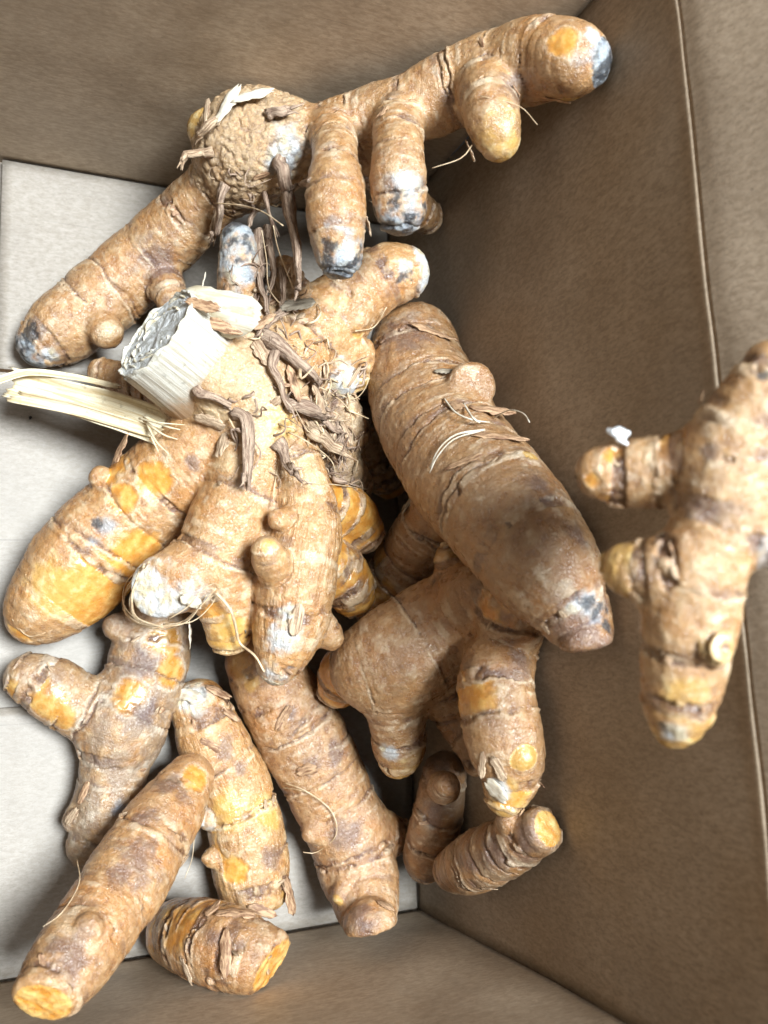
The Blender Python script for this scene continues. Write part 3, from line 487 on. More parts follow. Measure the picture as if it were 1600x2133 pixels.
LOOSE = [
 [0, 'root_stub', 'root', 1.7, [[55.0, 124.7, 55.4], [54.2, 122.8, 54.7], [54.5, 119.2, 51.1], [55.2, 116.1, 43.4]]],
 [0, 'root_stub', 'root', 1.9, [[66.7, 128.1, 67.0], [66.6, 124.6, 68.4], [69.6, 121.1, 63.5], [68.3, 108.1, 70.3], [66.5, 92.7, 78.5], [62.9, 83.0, 89.0]]],
 [0, 'root_stub', 'root', 1.1, [[68.4, 112.6, 85.2], [73.4, 124.5, 62.3], [69.9, 121.3, 64.5]]],
 [0, 'root_stub', 'pale', 1.5, [[50.8, 130.9, 59.8], [48.1, 131.0, 58.3], [43.3, 128.1, 60.3], [42.2, 124.9, 62.9]]],
 [0, 'root_stub', 'pale', 1.6, [[51.3, 137.0, 63.4], [48.9, 135.6, 63.2], [46.8, 134.5, 59.6]]],
 [0, 'root_stub', 'root', 1.6, [[62.8, 137.5, 70.1], [65.0, 137.1, 73.2], [67.6, 138.1, 73.9]]],
 [0, 'root', 'hair', 0.22, [[53.0, 120.3, 53.0], [57.1, 115.9, 61.8], [58.9, 108.2, 74.7], [61.5, 100.7, 83.3]]],
 [0, 'root', 'hair', 0.15, [[102.3, 118.4, 103.7], [99.5, 114.9, 102.4], [93.5, 113.0, 99.1]]],
 [0, 'root', 'hair', 0.12, [[100.5, 125.7, 111.1], [108.3, 122.8, 114.7], [111.9, 117.8, 116.4]]],
 [1, 'root_stub', 'root', 2.1, [[56.5, 62.3, 55.9], [58.4, 60.3, 59.1], [58.9, 52.8, 59.5], [58.1, 43.4, 60.8]]],
 [1, 'root_stub', 'root', 2.2, [[66.9, 55.2, 56.8], [68.6, 52.0, 57.3], [69.4, 45.9, 62.9]]],
 [1, 'root_stub', 'pale', 2.2, [[76.6, 61.1, 53.6], [76.7, 57.2, 58.7], [83.2, 55.6, 53.6], [88.3, 54.0, 51.7]]],
 [1, 'root_stub', 'root', 1.9, [[62.9, 82.2, 59.2], [68.5, 76.9, 63.3], [73.4, 72.8, 63.7], [78.6, 71.2, 58.1]]],
 [1, 'root_stub', 'root', 1.5, [[66.2, 77.6, 60.7], [64.2, 72.5, 63.9], [66.3, 68.3, 63.9], [69.3, 62.9, 61.7]]],
 [1, 'root_stub', 'root', 2.2, [[68.9, 63.7, 61.1], [74.2, 63.6, 60.6], [82.5, 63.8, 52.6]]],
 [1, 'root_stub', 'root', 1.4, [[46.5, 67.3, 57.4], [49.5, 65.0, 59.9], [54.8, 63.4, 58.0]]],
 [1, 'root_stub', 'root', 1.6, [[87.5, 64.3, 46.8], [88.3, 59.9, 48.0], [88.0, 53.3, 47.4]]],
 [1, 'root_stub', 'root', 1.8, [[72.2, 93.5, 53.2], [65.0, 86.4, 59.0], [62.0, 81.8, 60.1]]],
 [1, 'root_stub', 'root', 1.6, [[66.9, 115.5, 54.6], [65.5, 106.3, 53.2], [63.8, 96.3, 56.9], [65.1, 90.0, 56.7]]],
 [1, 'root_stub', 'root', 1.5, [[63.9, 113.0, 55.8], [64.3, 102.3, 55.7], [62.7, 94.7, 54.0]]],
 [1, 'root', 'hair', 0.5, [[51.6, 16.8, 53.9], [55.3, 12.7, 53.2], [57.6, 8.1, 49.5], [59.2, 4.5, 46.9], [61.9, 1.3, 50.6], [64.5, -2.9, 50.0]]],
 [1, 'root', 'hair', 0.3, [[34.5, 23.5, 52.2], [34.1, 19.9, 25.2], [34.2, 13.4, 26.9], [40.4, 10.0, 30.9], [48.2, 11.4, 35.6], [49.4, 16.3, 53.0]]],
 [1, 'root', 'hair', 0.25, [[35.8, 24.7, 51.6], [33.8, 17.7, 21.2], [36.3, 11.6, 25.4], [44.2, 9.2, 30.8], [47.7, 13.0, 50.0], [51.4, 17.9, 54.5]]],
 [1, 'root', 'hair', 0.2, [[33.4, 22.3, 52.1], [30.9, 14.2, 54.3], [33.6, 9.4, 58.5], [41.3, 9.0, 64.1], [48.3, 14.0, 52.7], [51.1, 16.3, 53.4]]],
 [1, 'root', 'hair', 0.35, [[32.8, 20.0, 52.7], [31.5, 16.4, 54.0], [31.7, 11.1, 58.8], [36.8, 8.2, 64.7]]],
 [1, 'root', 'hair', 0.15, [[6.4, 13.3, 17.6], [10.5, 8.8, 17.6], [16.2, 10.2, 20.6]]],
 [1, 'root', 'hair', 0.15, [[67.7, 50.4, 55.8], [66.1, 40.3, 56.1], [66.2, 33.3, 61.5]]],
 [1, 'root', 'hair', 0.15, [[85.7, 70.9, 52.1], [92.9, 71.2, 48.3], [96.7, 75.7, 48.3], [96.2, 80.2, 51.8]]],
 [1, 'root', 'hair', 0.18, [[73.5, 43.9, 61.1], [83.6, 44.9, 55.2], [100.9, 47.6, 37.3]]],
 [1, 'root', 'hair', 0.2, [[89.6, 87.1, 57.9], [97.1, 90.7, 54.0], [98.7, 94.6, 59.2]]],
 [2, 'root', 'white', 0.35, [[108.8, 62.0, 80.7], [106.4, 55.8, 89.1], [108.1, 54.6, 89.4]]],
 [2, 'root', 'white', 0.28, [[105.4, 64.0, 77.0], [104.2, 58.0, 84.9], [106.5, 55.3, 88.9], [111.1, 55.0, 89.0]]],
 [2, 'root', 'white', 0.2, [[114.6, 57.3, 85.7], [114.3, 57.2, 92.9], [114.1, 54.6, 99.4], [113.3, 51.5, 102.9]]],
 [2, 'root', 'white', 0.3, [[108.7, 52.6, 90.5], [101.8, 51.4, 88.7], [98.6, 48.4, 85.6], [97.1, 44.1, 83.3]]],
 [2, 'root', 'white', 0.25, [[107.5, 52.3, 90.3], [100.9, 50.1, 89.0], [97.9, 46.5, 86.1], [96.9, 42.9, 83.3]]],
 [6, 'root', 'hair', 0.15, [[21.8, -45.6, 33.1], [21.5, -49.2, 42.3], [17.5, -53.6, 47.9], [13.5, -56.0, 48.2]]],
 [8, 'root', 'hair', 0.22, [[78.5, -34.4, 19.2], [83.2, -36.7, 26.0], [90.2, -42.6, 26.0], [91.8, -49.4, 24.9], [88.2, -54.6, 18.6], [84.2, -54.2, 18.3]]],
 [8, 'root', 'hair', 0.18, [[79.0, -36.3, 15.3], [81.3, -36.2, 23.4], [85.1, -37.7, 24.7]]],
 [7, 'root', 'hair', 0.12, [[54.1, -46.6, 15.1], [53.1, -52.6, 16.1], [51.0, -57.2, 16.7]]],
 [1, 'root', 'hair', 0.2, [[34.7, 24.1, 51.5], [33.7, 21.6, 27.7], [32.9, 15.8, 30.3], [36.2, 10.7, 34.6]]],
 [1, 'root', 'hair', 0.16, [[39.6, 9.7, 49.2], [45.5, 9.9, 54.5], [50.9, 14.0, 51.6], [52.3, 17.4, 53.3]]],
 [1, 'root', 'hair', 0.16, [[40.6, 10.8, 50.1], [44.4, 13.4, 54.5], [47.5, 17.2, 56.3], [51.5, 19.1, 54.3], [54.2, 16.3, 53.0]]],
 [1, 'root', 'hair', 0.25, [[69.7, 57.5, 58.3], [73.8, 54.5, 61.2], [85.0, 52.9, 48.6], [84.3, 46.5, 53.5]]],
 [1, 'root', 'hair', 0.2, [[76.6, 71.0, 58.1], [83.3, 70.0, 54.6], [90.3, 66.2, 50.6], [93.8, 58.7, 43.1]]],
 [1, 'root', 'hair', 0.2, [[70.5, 92.9, 54.2], [65.1, 95.5, 59.4], [62.7, 100.3, 65.6], [60.0, 105.2, 70.9]]],
 [1, 'root', 'hair', 0.2, [[72.2, 97.1, 57.8], [65.8, 103.3, 65.9], [62.6, 106.2, 72.3]]],
 [1, 'root_stub', 'root', 1.0, [[80.5, 65.5, 50.5], [83.9, 61.3, 52.2], [89.0, 61.3, 48.1]]],
 [1, 'root_stub', 'root', 0.9, [[86.7, 51.3, 43.8], [84.3, 46.5, 53.5], [87.8, 46.4, 51.6]]],
 [1, 'root_stub', 'pale', 1.1, [[85.1, 63.5, 49.2], [84.9, 57.6, 51.1], [85.0, 54.2, 48.6]]],
 [1, 'root_stub', 'root', 1.0, [[66.1, 110.1, 56.9], [66.9, 101.6, 58.1], [65.4, 94.8, 58.0]]],
 [1, 'root_stub', 'root', 1.2, [[69.3, 102.5, 56.9], [69.2, 96.4, 58.7], [69.7, 92.7, 54.6]]],
 [0, 'root_stub', 'root', 1.0, [[61.4, 123.5, 56.0], [64.3, 121.5, 50.1], [62.5, 116.3, 51.5]]],
 [0, 'root_stub', 'root', 0.9, [[65.0, 123.6, 57.0], [65.3, 116.5, 60.2], [66.0, 109.5, 63.8]]],
]
FLAKES = [
 [1, 'dry_scale', 'white', [48.49, 7.53, 36.1], [-0.94, -0.2, -0.28], [0.22, -0.97, -0.03], 7.8, 5.0, 0.5, 10],
 [1, 'dry_scale', 'grey', [73.03, 92.66, 58.17], [-0.42, 0.39, 0.82], [0.85, -0.15, 0.51], 10.3, 4.9, 0.5, 10],
 [1, 'dry_scale', 'scale', [30.88, 56.79, 33.37], [-0.69, 0.56, 0.45], [0.71, 0.63, 0.31], 9.6, 3.8, 1.2, 25],
 [1, 'dry_scale', 'scale', [62.9, 85.34, 61.57], [-0.11, 0.31, 0.94], [0.9, 0.43, -0.04], 7.5, 2.7, 1.2, 20],
 [1, 'stem_scale', 'shell', [44.31, 79.81, 58.0], [-0.46, -0.03, 0.89], [0.6, 0.73, 0.33], 12.1, 7.2, 0.8, 0],
 [1, 'stem_scale', 'shell', [49.73, 85.96, 66.0], [-0.66, -0.13, 0.74], [0.73, -0.33, 0.59], 23.4, 11.2, 1.5, 0],
 [1, 'dry_scale', 'scale', [45.48, 84.64, 68.6], [-0.61, -0.0, 0.79], [0.73, -0.39, 0.56], 10.1, 3.1, 0.4, 0],
 [1, 'dry_scale', 'scale', [51.23, 81.94, 66.0], [-0.36, 0.08, 0.93], [0.9, -0.25, 0.36], 11.1, 3.2, 1.0, 0],
 [1, 'dry_scale', 'pale', [62.8, 77.01, 61.82], [0.24, 0.26, 0.94], [0.27, -0.94, 0.19], 9.8, 5.5, 1.0, 6],
 [1, 'dry_scale', 'pale', [79.11, 67.34, 58.14], [0.75, -0.11, 0.66], [0.24, -0.88, -0.42], 8.9, 3.8, 1.2, 15],
 [1, 'dry_scale', 'pale', [89.95, 61.15, 48.95], [0.53, -0.01, 0.85], [0.25, -0.95, -0.17], 8.0, 2.9, 1.2, 15],
 [1, 'dry_scale', 'scale', [70.33, 69.81, 62.7], [0.28, -0.0, 0.96], [0.13, -0.99, -0.04], 11.1, 3.2, 1.2, 8],
 [1, 'dry_scale', 'pale', [53.37, 54.79, 53.06], [-0.79, 0.22, 0.57], [-0.15, -0.98, 0.16], 7.4, 4.2, 1.1, 8],
 [1, 'dry_scale', 'pale', [50.59, 59.96, 52.48], [-0.37, -0.87, 0.32], [0.91, -0.28, 0.29], 8.6, 4.9, 1.1, 6],
 [1, 'dry_scale', 'pale', [66.26, 100.27, 48.73], [-0.96, 0.09, -0.26], [-0.04, -0.98, -0.19], 10.5, 2.4, 1.2, 10],
 [1, 'dry_scale', 'white', [50.11, 99.23, 48.39], [-0.97, -0.07, -0.23], [0.11, -0.98, -0.18], 6.4, 2.6, 1.0, 15],
 [1, 'dry_scale', 'white', [45.96, 14.72, 51.91], [0.3, -0.6, 0.74], [0.76, -0.32, -0.57], 7.1, 3.1, 0.7, 8],
 [1, 'dry_scale', 'pale', [70.33, 9.5, 60.31], [-0.18, -0.27, 0.95], [-0.12, -0.95, -0.29], 8.3, 3.6, 0.8, 5],
 [1, 'dry_scale', 'grey', [61.71, 10.82, 44.34], [0.65, -0.22, 0.73], [-0.16, -0.97, -0.15], 7.4, 1.5, 0.8, 15],
 [0, 'dry_scale', 'white', [52.55, 140.7, 66.97], [-0.6, 0.17, 0.78], [0.58, 0.77, 0.28], 11.7, 3.7, 1.2, 12],
 [0, 'dry_scale', 'white', [57.95, 141.97, 70.73], [-0.37, 0.24, 0.9], [0.93, 0.14, 0.34], 12.3, 3.2, 1.2, 10],
 [0, 'dry_scale', 'pale', [48.28, 140.3, 62.32], [-0.85, 0.15, 0.51], [0.32, 0.91, 0.27], 6.2, 2.5, 1.0, 15],
 [0, 'dry_scale', 'pale', [54.91, 120.22, 45.17], [-0.09, -0.9, 0.42], [-0.1, -0.41, -0.91], 9.3, 2.9, 1.4, 10],
 [0, 'dry_scale', 'scale', [85.27, 131.46, 90.41], [-0.79, 0.4, 0.46], [-0.34, -0.91, 0.22], 4.7, 3.5, 1.0, 10],
 [0, 'dry_scale', 'pale', [82.12, 103.48, 85.46], [-0.79, -0.34, -0.51], [0.41, -0.91, -0.03], 5.8, 3.5, 1.0, 10],
 [0, 'dry_scale', 'pale', [102.17, 117.36, 102.06], [-0.62, -0.46, -0.64], [0.49, -0.86, 0.14], 5.7, 3.0, 1.0, 10],
 [0, 'dry_scale', 'scale', [119.91, 127.39, 113.6], [0.01, -0.96, -0.28], [0.9, -0.11, 0.42], 6.8, 1.8, 1.0, 8],
 [2, 'dry_scale', 'scale', [114.84, 60.29, 84.94], [0.11, 0.71, 0.69], [0.89, -0.38, 0.25], 11.5, 4.1, 1.0, 16],
 [2, 'dry_scale', 'scale', [106.32, 61.72, 81.33], [-0.37, 0.65, 0.67], [0.31, -0.59, 0.75], 7.3, 2.7, 1.2, 16],
 [2, 'dry_scale', 'grey', [109.54, 73.93, 70.57], [-0.19, 0.64, 0.75], [0.85, -0.28, 0.45], 5.7, 2.8, 0.8, 12],
 [2, 'dry_scale', 'scale', [110.74, 50.62, 93.88], [-0.13, 0.74, 0.66], [0.85, -0.26, 0.46], 13.7, 2.7, 1.0, 6],
 [2, 'dry_scale', 'scale', [100.94, 44.09, 92.49], [-0.75, 0.46, 0.47], [0.6, 0.19, 0.77], 10.1, 2.0, 0.6, 4],
 [2, 'dry_scale', 'grey', [106.53, 41.08, 49.44], [-0.95, 0.3, 0.02], [-0.29, -0.95, 0.11], 5.4, 3.0, 0.8, 15],
 [2, 'dry_scale', 'scale', [112.79, 89.75, 58.85], [-0.07, 0.58, 0.81], [0.77, -0.49, 0.41], 14.9, 3.0, 0.7, 4],
 [7, 'dry_scale', 'white', [52.06, -8.53, 18.04], [-0.48, 0.45, 0.75], [0.66, -0.38, 0.65], 8.0, 4.5, 1.2, 12],
 [7, 'dry_scale', 'scale', [60.39, -8.15, 18.46], [0.4, 0.48, 0.78], [0.77, -0.64, -0.0], 8.1, 3.5, 1.2, 15],
 [7, 'dry_scale', 'scale', [64.21, -14.53, 18.58], [0.48, 0.47, 0.74], [0.6, -0.79, 0.12], 6.2, 3.0, 1.2, 10],
 [7, 'dry_scale', 'scale', [80.48, -65.5, 17.98], [0.76, -0.14, 0.63], [0.05, -0.96, -0.27], 10.8, 5.4, 0.8, 15],
 [7, 'dry_scale', 'scale', [71.06, -67.49, 21.19], [-0.09, -0.32, 0.94], [0.93, -0.36, -0.04], 9.2, 3.4, 0.8, 10],
 [7, 'dry_scale', 'scale', [57.6, -22.21, 20.88], [-0.26, -0.07, 0.96], [0.87, -0.45, 0.21], 6.6, 2.4, 1.0, 8],
 [8, 'dry_scale', 'scale', [76.78, -16.17, 25.93], [-0.35, -0.16, 0.92], [0.44, 0.84, 0.31], 8.1, 2.7, 0.8, 6],
 [8, 'dry_scale', 'scale', [83.46, -31.19, 25.72], [-0.39, -0.25, 0.88], [0.84, 0.29, 0.46], 6.7, 3.5, 1.0, 10],
 [8, 'dry_scale', 'scale', [101.17, -66.88, 36.28], [0.3, 0.76, 0.58], [0.6, -0.62, 0.5], 5.7, 2.6, 0.8, 12],
 [9, 'dry_scale', 'scale', [58.74, -61.3, 40.57], [0.03, 0.91, 0.42], [0.89, -0.22, 0.41], 10.7, 3.6, 1.0, 10],
 [9, 'dry_scale', 'scale', [54.48, -68.72, 46.21], [-0.58, 0.26, 0.77], [-0.07, -0.96, 0.27], 11.5, 3.0, 1.0, 8],
 [9, 'dry_scale', 'scale', [53.76, -60.37, 36.85], [-0.3, 0.92, 0.26], [0.95, 0.27, 0.14], 5.3, 2.9, 1.0, 25],
 [9, 'dry_scale', 'pale', [47.14, -74.42, 36.14], [-0.83, -0.35, 0.44], [0.51, -0.79, 0.34], 7.1, 2.4, 1.0, 12],
 [5, 'dry_scale', 'pale', [21.74, -38.18, 14.29], [-0.52, 0.17, 0.84], [0.65, 0.71, 0.26], 5.6, 2.8, 1.0, 20],
 [5, 'dry_scale', 'scale', [24.46, -32.14, 16.48], [-0.78, 0.12, 0.61], [-0.25, -0.96, -0.14], 6.3, 2.5, 1.0, 10],
 [3, 'dry_scale', 'white', [110.22, -32.49, 82.94], [-0.81, -0.43, 0.4], [0.59, -0.61, 0.54], 6.8, 5.0, 0.7, 6],
 [3, 'dry_scale', 'pale', [106.43, -26.16, 83.07], [-0.91, -0.31, 0.29], [0.2, -0.91, -0.35], 6.7, 2.2, 1.0, 14],
 [3, 'dry_scale', 'pale', [109.26, -27.15, 86.56], [-0.64, -0.42, 0.65], [0.55, -0.84, -0.0], 6.7, 2.9, 0.8, 8],
 [4, 'dry_scale', 'scale', [105.5, 39.33, 163.72], [-0.63, 0.67, -0.39], [0.54, 0.74, 0.41], 2.3, 1.6, 0.8, 20],
]
STEM = dict(rim=[36.1, 80.4, 58.0], axis=[-0.826, 0.372, 0.423], major=[0.554, 0.676, 0.486])
STALK = [[2.5, 77.3, 20.0], [12.5, 74.0, 24.0], [25.4, 69.3, 31.0], [36.7, 64.1, 38.0], [42.5, 60.7, 42.0]]
STALK_STRIP = [[7.2, 70.9, 25.0], [19.4, 67.6, 30.0], [30.9, 63.1, 36.0], [40.7, 59.5, 40.0]]
STALK_TIP = [[0.9, 76.8, 21.0], [8.9, 79.3, 23.0], [19.6, 78.1, 26.0], [29.8, 75.3, 30.0]]
FLUFF = [[97.1, 33.6, 152.9]]
SPECKS = [[10.5, 73.3, -3.0], [27.8, -4.1, -3.0], [12.4, -3.4, -3.0], [133.2, -43.8, 60.0]]
SCRAPS = [(1, [81.5, 66.3, 47.8], (14, 16, 12), 46, 1), (1, [71.5, 78.2, 58.4], (13, 13, 10), 30, 2), (1, [87.1, 54.2, 43.1], (10, 12, 12), 24, 3), (1, [64.7, 57.3, 57.7], (12, 14, 9), 22, 4), (1, [64.2, 95.1, 53.4], (9, 12, 14), 26, 5), (0, [61.6, 122.6, 55.1], (13, 10, 12), 12, 6), (1, [87.9, 73.3, 53.7], (8, 8, 8), 10, 7)]
FRAY = [[[36.4, 64.0, 40.0], [41.1, 60.5, 45.0], [44.4, 59.3, 47.0]], [[36.4, 63.1, 40.0], [40.6, 58.6, 44.0], [43.9, 57.0, 46.0]], [[37.0, 62.5, 40.0], [39.0, 56.8, 43.0], [41.7, 53.3, 45.0]], [[35.4, 63.7, 39.0], [39.1, 61.1, 46.0], [45.4, 60.4, 48.0]], [[37.7, 61.9, 40.0], [38.3, 57.6, 42.0], [39.4, 54.0, 44.0]]]

# ------------------------------------------------------------------ rhizome bodies: blended distance field, surface nets
VOX = 0.45          # mm

def spline(nodes, step=2.5):
    N = np.array(nodes, float)
    P = np.vstack([2 * N[0] - N[1], N, 2 * N[-1] - N[-2]])
    out = []
    for i in range(1, len(P) - 2):
        n = max(1, int(math.ceil(np.linalg.norm(P[i + 1, :3] - P[i, :3]) / step)))
        a, b, c, d = P[i - 1], P[i], P[i + 1], P[i + 2]
        for j in range(n):
            t = j / n
            out.append(.5 * (2 * b + (c - a) * t + (2 * a - 5 * b + 4 * c - d) * t * t + (3 * b - a - 3 * c + d) * t ** 3))
    out.append(P[-2])
    out = np.array(out)
    out[:, 3] = np.maximum(out[:, 3], N[:, 3].min() * 0.8)
    return out

def seg_dist(p, a, b):
    ab = b[:3] - a[:3]
    t = np.clip(((p - a[:3]) @ ab) / (ab @ ab + 1e-9), 0, 1)
    return t

def surface_nets(vol, org, h):
    ins = vol < 0
    nx, ny, nz = vol.shape
    cnt = np.zeros((nx - 1, ny - 1, nz - 1), np.int8)
    for dx in (0, 1):
        for dy in (0, 1):
            for dz in (0, 1):
                cnt += ins[dx:nx - 1 + dx, dy:ny - 1 + dy, dz:nz - 1 + dz]
    act = (cnt > 0) & (cnt < 8)
    I = np.argwhere(act)
    vid = np.full(act.shape, -1, np.int64)
    vid[act] = np.arange(len(I))
    acc = np.zeros((len(I), 3))
    num = np.zeros(len(I))
    cor = [(x, y, z) for x in (0, 1) for y in (0, 1) for z in (0, 1)]
    cv = {c: vol[I[:, 0] + c[0], I[:, 1] + c[1], I[:, 2] + c[2]] for c in cor}
    for c in cor:
        for ax in range(3):
            if c[ax] == 0:
                d = list(c); d[ax] = 1; d = tuple(d)
                va, vb = cv[c], cv[d]
                m = (va < 0) != (vb < 0)
                t = np.where(m, va / np.where(m, va - vb, 1), 0)
                pt = np.tile(np.array(c, float), (len(I), 1))
                pt[:, ax] = t
                acc[m] += pt[m]
                num[m] += 1
    V = (I + acc / num[:, None]) * h + org
    F = []
    for ax in range(3):
        s0 = [slice(None)] * 3; s1 = [slice(None)] * 3
        s0[ax] = slice(0, -1); s1[ax] = slice(1, None)
        a, b = ins[tuple(s0)], ins[tuple(s1)]
        E = np.argwhere(a != b)
        sgn = a[E[:, 0], E[:, 1], E[:, 2]]
        u, w = (ax + 1) % 3, (ax + 2) % 3
        ok = (E[:, u] > 0) & (E[:, w] > 0) & (E[:, u] < act.shape[u]) & (E[:, w] < act.shape[w])
        E, sgn = E[ok], sgn[ok]
        def cell(du, dw):
            q = E.copy(); q[:, u] -= du; q[:, w] -= dw
            return vid[q[:, 0], q[:, 1], q[:, 2]]
        quad = np.stack([cell(1, 1), cell(0, 1), cell(0, 0), cell(1, 0)], 1)
        quad[~sgn] = quad[~sgn][:, ::-1]
        F.append(quad)
    return V, np.vstack(F)

def vert_normals(V, F):
    a = V[F[:, 2]] - V[F[:, 0]]
    b = V[F[:, 3]] - V[F[:, 1]]
    fn = np.cross(a, b)
    N = np.zeros_like(V)
    for k in range(4):
        for ax in range(3):
            N[:, ax] += np.bincount(F[:, k], weights=fn[:, ax], minlength=len(V))
    return N / (np.linalg.norm(N, axis=1, keepdims=True) + 1e-12)

def smoothstep(x, a, b):
    t = np.clip((x - a) / (b - a), 0, 1)
    return t * t * (3 - 2 * t)

SK = {k: srgb(*v)[:3] for k, v in dict(
    tan=(180, 137, 90), orange=(180, 121, 60), pale=(212, 180, 136), brown=(134, 92, 60), dust=(138, 118, 98), scurf=(224, 204, 174),
    stain=(104, 80, 72), flesh=(198, 132, 48), flesh2=(216, 168, 90), yellow=(196, 154, 84), cream=(216, 196, 146), line=(92, 58, 38),
    mould=(192, 196, 198), mould2=(188, 168, 122), blue=(128, 142, 154), black=(26, 28, 33), ivory=(216, 194, 156), umber=(136, 92, 54), cut=(210, 144, 60), cut2=(226, 190, 118)).items()}
SURF = []      # finished surfaces, for scales and loose bits

def build_rhizome(k, spec):
    rng = np.random.default_rng(100 + k)
    base = np.array(spec['base'])
    brs = []
    for b in spec['br']:
        n = np.array(b['n'], float)
        n[:, :3] -= base
        brs.append((b, spline(n)))
    allp = np.vstack([s for _, s in brs])
    lo = (allp[:, :3] - allp[:, 3:]).min(0) - 3
    hi = (allp[:, :3] + allp[:, 3:]).max(0) + 3
    shp = np.ceil((hi - lo) / VOX).astype(int) + 1
    vol = np.full(shp, 30.0, np.float32)
    for b, s in brs:
        kk = b['k']
        bl = np.maximum(np.floor(((s[:, :3] - s[:, 3:]).min(0) - 2 * kk - 1 - lo) / VOX).astype(int), 0)
        bh = np.minimum(np.ceil(((s[:, :3] + s[:, 3:]).max(0) + 2 * kk + 1 - lo) / VOX).astype(int) + 1, shp)
        loc = np.full(bh - bl, 30.0, np.float32)
        for i in range(len(s) - 1):
            a, c = s[i], s[i + 1]
            r = max(a[3], c[3]) + 2 * kk
            sl = np.maximum(np.floor((np.minimum(a, c)[:3] - r - lo) / VOX).astype(int), bl)
            sh = np.minimum(np.ceil((np.maximum(a, c)[:3] + r - lo) / VOX).astype(int) + 1, bh)
            ax = [(np.arange(sl[d], sh[d]) * VOX + lo[d]).astype(np.float32) for d in range(3)]
            ab = (c[:3] - a[:3]).astype(np.float32)
            den = float(ab @ ab) + 1e-9
            X = (ax[0] - a[0])[:, None, None]; Y = (ax[1] - a[1])[None, :, None]; Z = (ax[2] - a[2])[None, None, :]
            t = np.clip((X * ab[0] + Y * ab[1] + Z * ab[2]) / den, 0, 1)
            d = np.sqrt((X - t * ab[0]) ** 2 + (Y - t * ab[1]) ** 2 + (Z - t * ab[2]) ** 2) - (a[3] + (c[3] - a[3]) * t)
            o = sl - bl
            e = sh - bl
            v = loc[o[0]:e[0], o[1]:e[1], o[2]:e[2]]
            np.minimum(v, d, out=v)
        if 'cut' in b:
            nrm = np.array(b['cut'], float); nrm /= np.linalg.norm(nrm)
            p0 = s[-1, :3] + nrm * s[-1, 3] * 0.15
            ax = [(np.arange(bl[d], bh[d]) * VOX + lo[d]) for d in range(3)]
            pl = ((ax[0] - p0[0])[:, None, None] * nrm[0] + (ax[1] - p0[1])[None, :, None] * nrm[1] + (ax[2] - p0[2])[None, None, :] * nrm[2]).astype(np.float32)
            kq = 2.2
            hq = np.maximum(kq - np.abs(loc - pl), 0) / kq
            loc = np.maximum(loc, pl) + hq * hq * kq * 0.25
        tgt = vol[bl[0]:bh[0], bl[1]:bh[1], bl[2]:bh[2]]
        hh = np.maximum(kk - np.abs(tgt - loc), 0) / kk
        tgt[...] = np.minimum(tgt, loc) - hh * hh * kk * 0.25
    V, F = surface_nets(vol, lo, VOX)
    N = vert_normals(V, F)
    # nearest branch, length along it, angle about it
    n = len(V)
    best = np.full(n, 1e9); bid = np.zeros(n, int)
    sl_ = np.zeros(n); ang = np.zeros(n); rad = np.ones(n); tot = np.ones(n)
    for bi, (b, s) in enumerate(brs):
        L = np.concatenate([[0], np.cumsum(np.linalg.norm(np.diff(s[:, :3], axis=0), axis=1))])
        md = s[-1, :3] - s[0, :3]
        ref = np.cross(md, [0.3, 0.5, 0.8]); ref /= np.linalg.norm(ref) + 1e-9
        bl_ = (s[:, :3] - s[:, 3:]).min(0) - 4
        bh_ = (s[:, :3] + s[:, 3:]).max(0) + 4
        cand = np.where(np.all((V > bl_) & (V < bh_), axis=1))[0]
        P = V[cand]
        bd = np.full(len(cand), 1e9); bs = np.zeros(len(cand)); br_ = np.ones(len(cand)); ba = np.zeros(len(cand))
        for i in range(len(s) - 1):
            a, c = s[i], s[i + 1]
            ab = c[:3] - a[:3]
            ln = np.linalg.norm(ab)
            tu = ((P - a[:3]) @ ab) / (ln * ln + 1e-9)
            t = np.clip(tu, 0, 1)
            vec = P - (a[:3] + t[:, None] * ab)
            r = a[3] + (c[3] - a[3]) * t
            d = np.linalg.norm(vec, axis=1) - r
            m = d < bd
            e1 = ref - ab * (ref @ ab) / (ln * ln); e1 /= np.linalg.norm(e1) + 1e-9
            e2 = np.cross(ab / ln, e1)
            bd[m] = d[m]
            ext = np.where(i == len(s) - 2, np.maximum(tu, 0), t)      # let length run on over the rounded tip
            bs[m] = (L[i] + np.minimum(ext, 1 + 9 / ln) * ln)[m]
            br_[m] = r[m]
            ba[m] = np.arctan2(vec @ e2, vec @ e1)[m]
        m = bd < best[cand]
        c_ = cand[m]
        best[c_] = bd[m]; bid[c_] = bi; sl_[c_] = bs[m]; ang[c_] = ba[m]; rad[c_] = br_[m]; tot[c_] = L[-1]
    A = {q: np.zeros(n) for q in ('tone', 'edge', 'segr', 'stain', 'peel', 'yel', 'white', 'blue', 'black', 'cutf', 'crack', 'longi', 'ivory')}
    A['edge'][:] = 5.0
    disp = np.zeros(n)
    W = V + base
    low = fbm(W * 0.055, 2)
    wav = fbm(W * 0.16 + 31, 2)
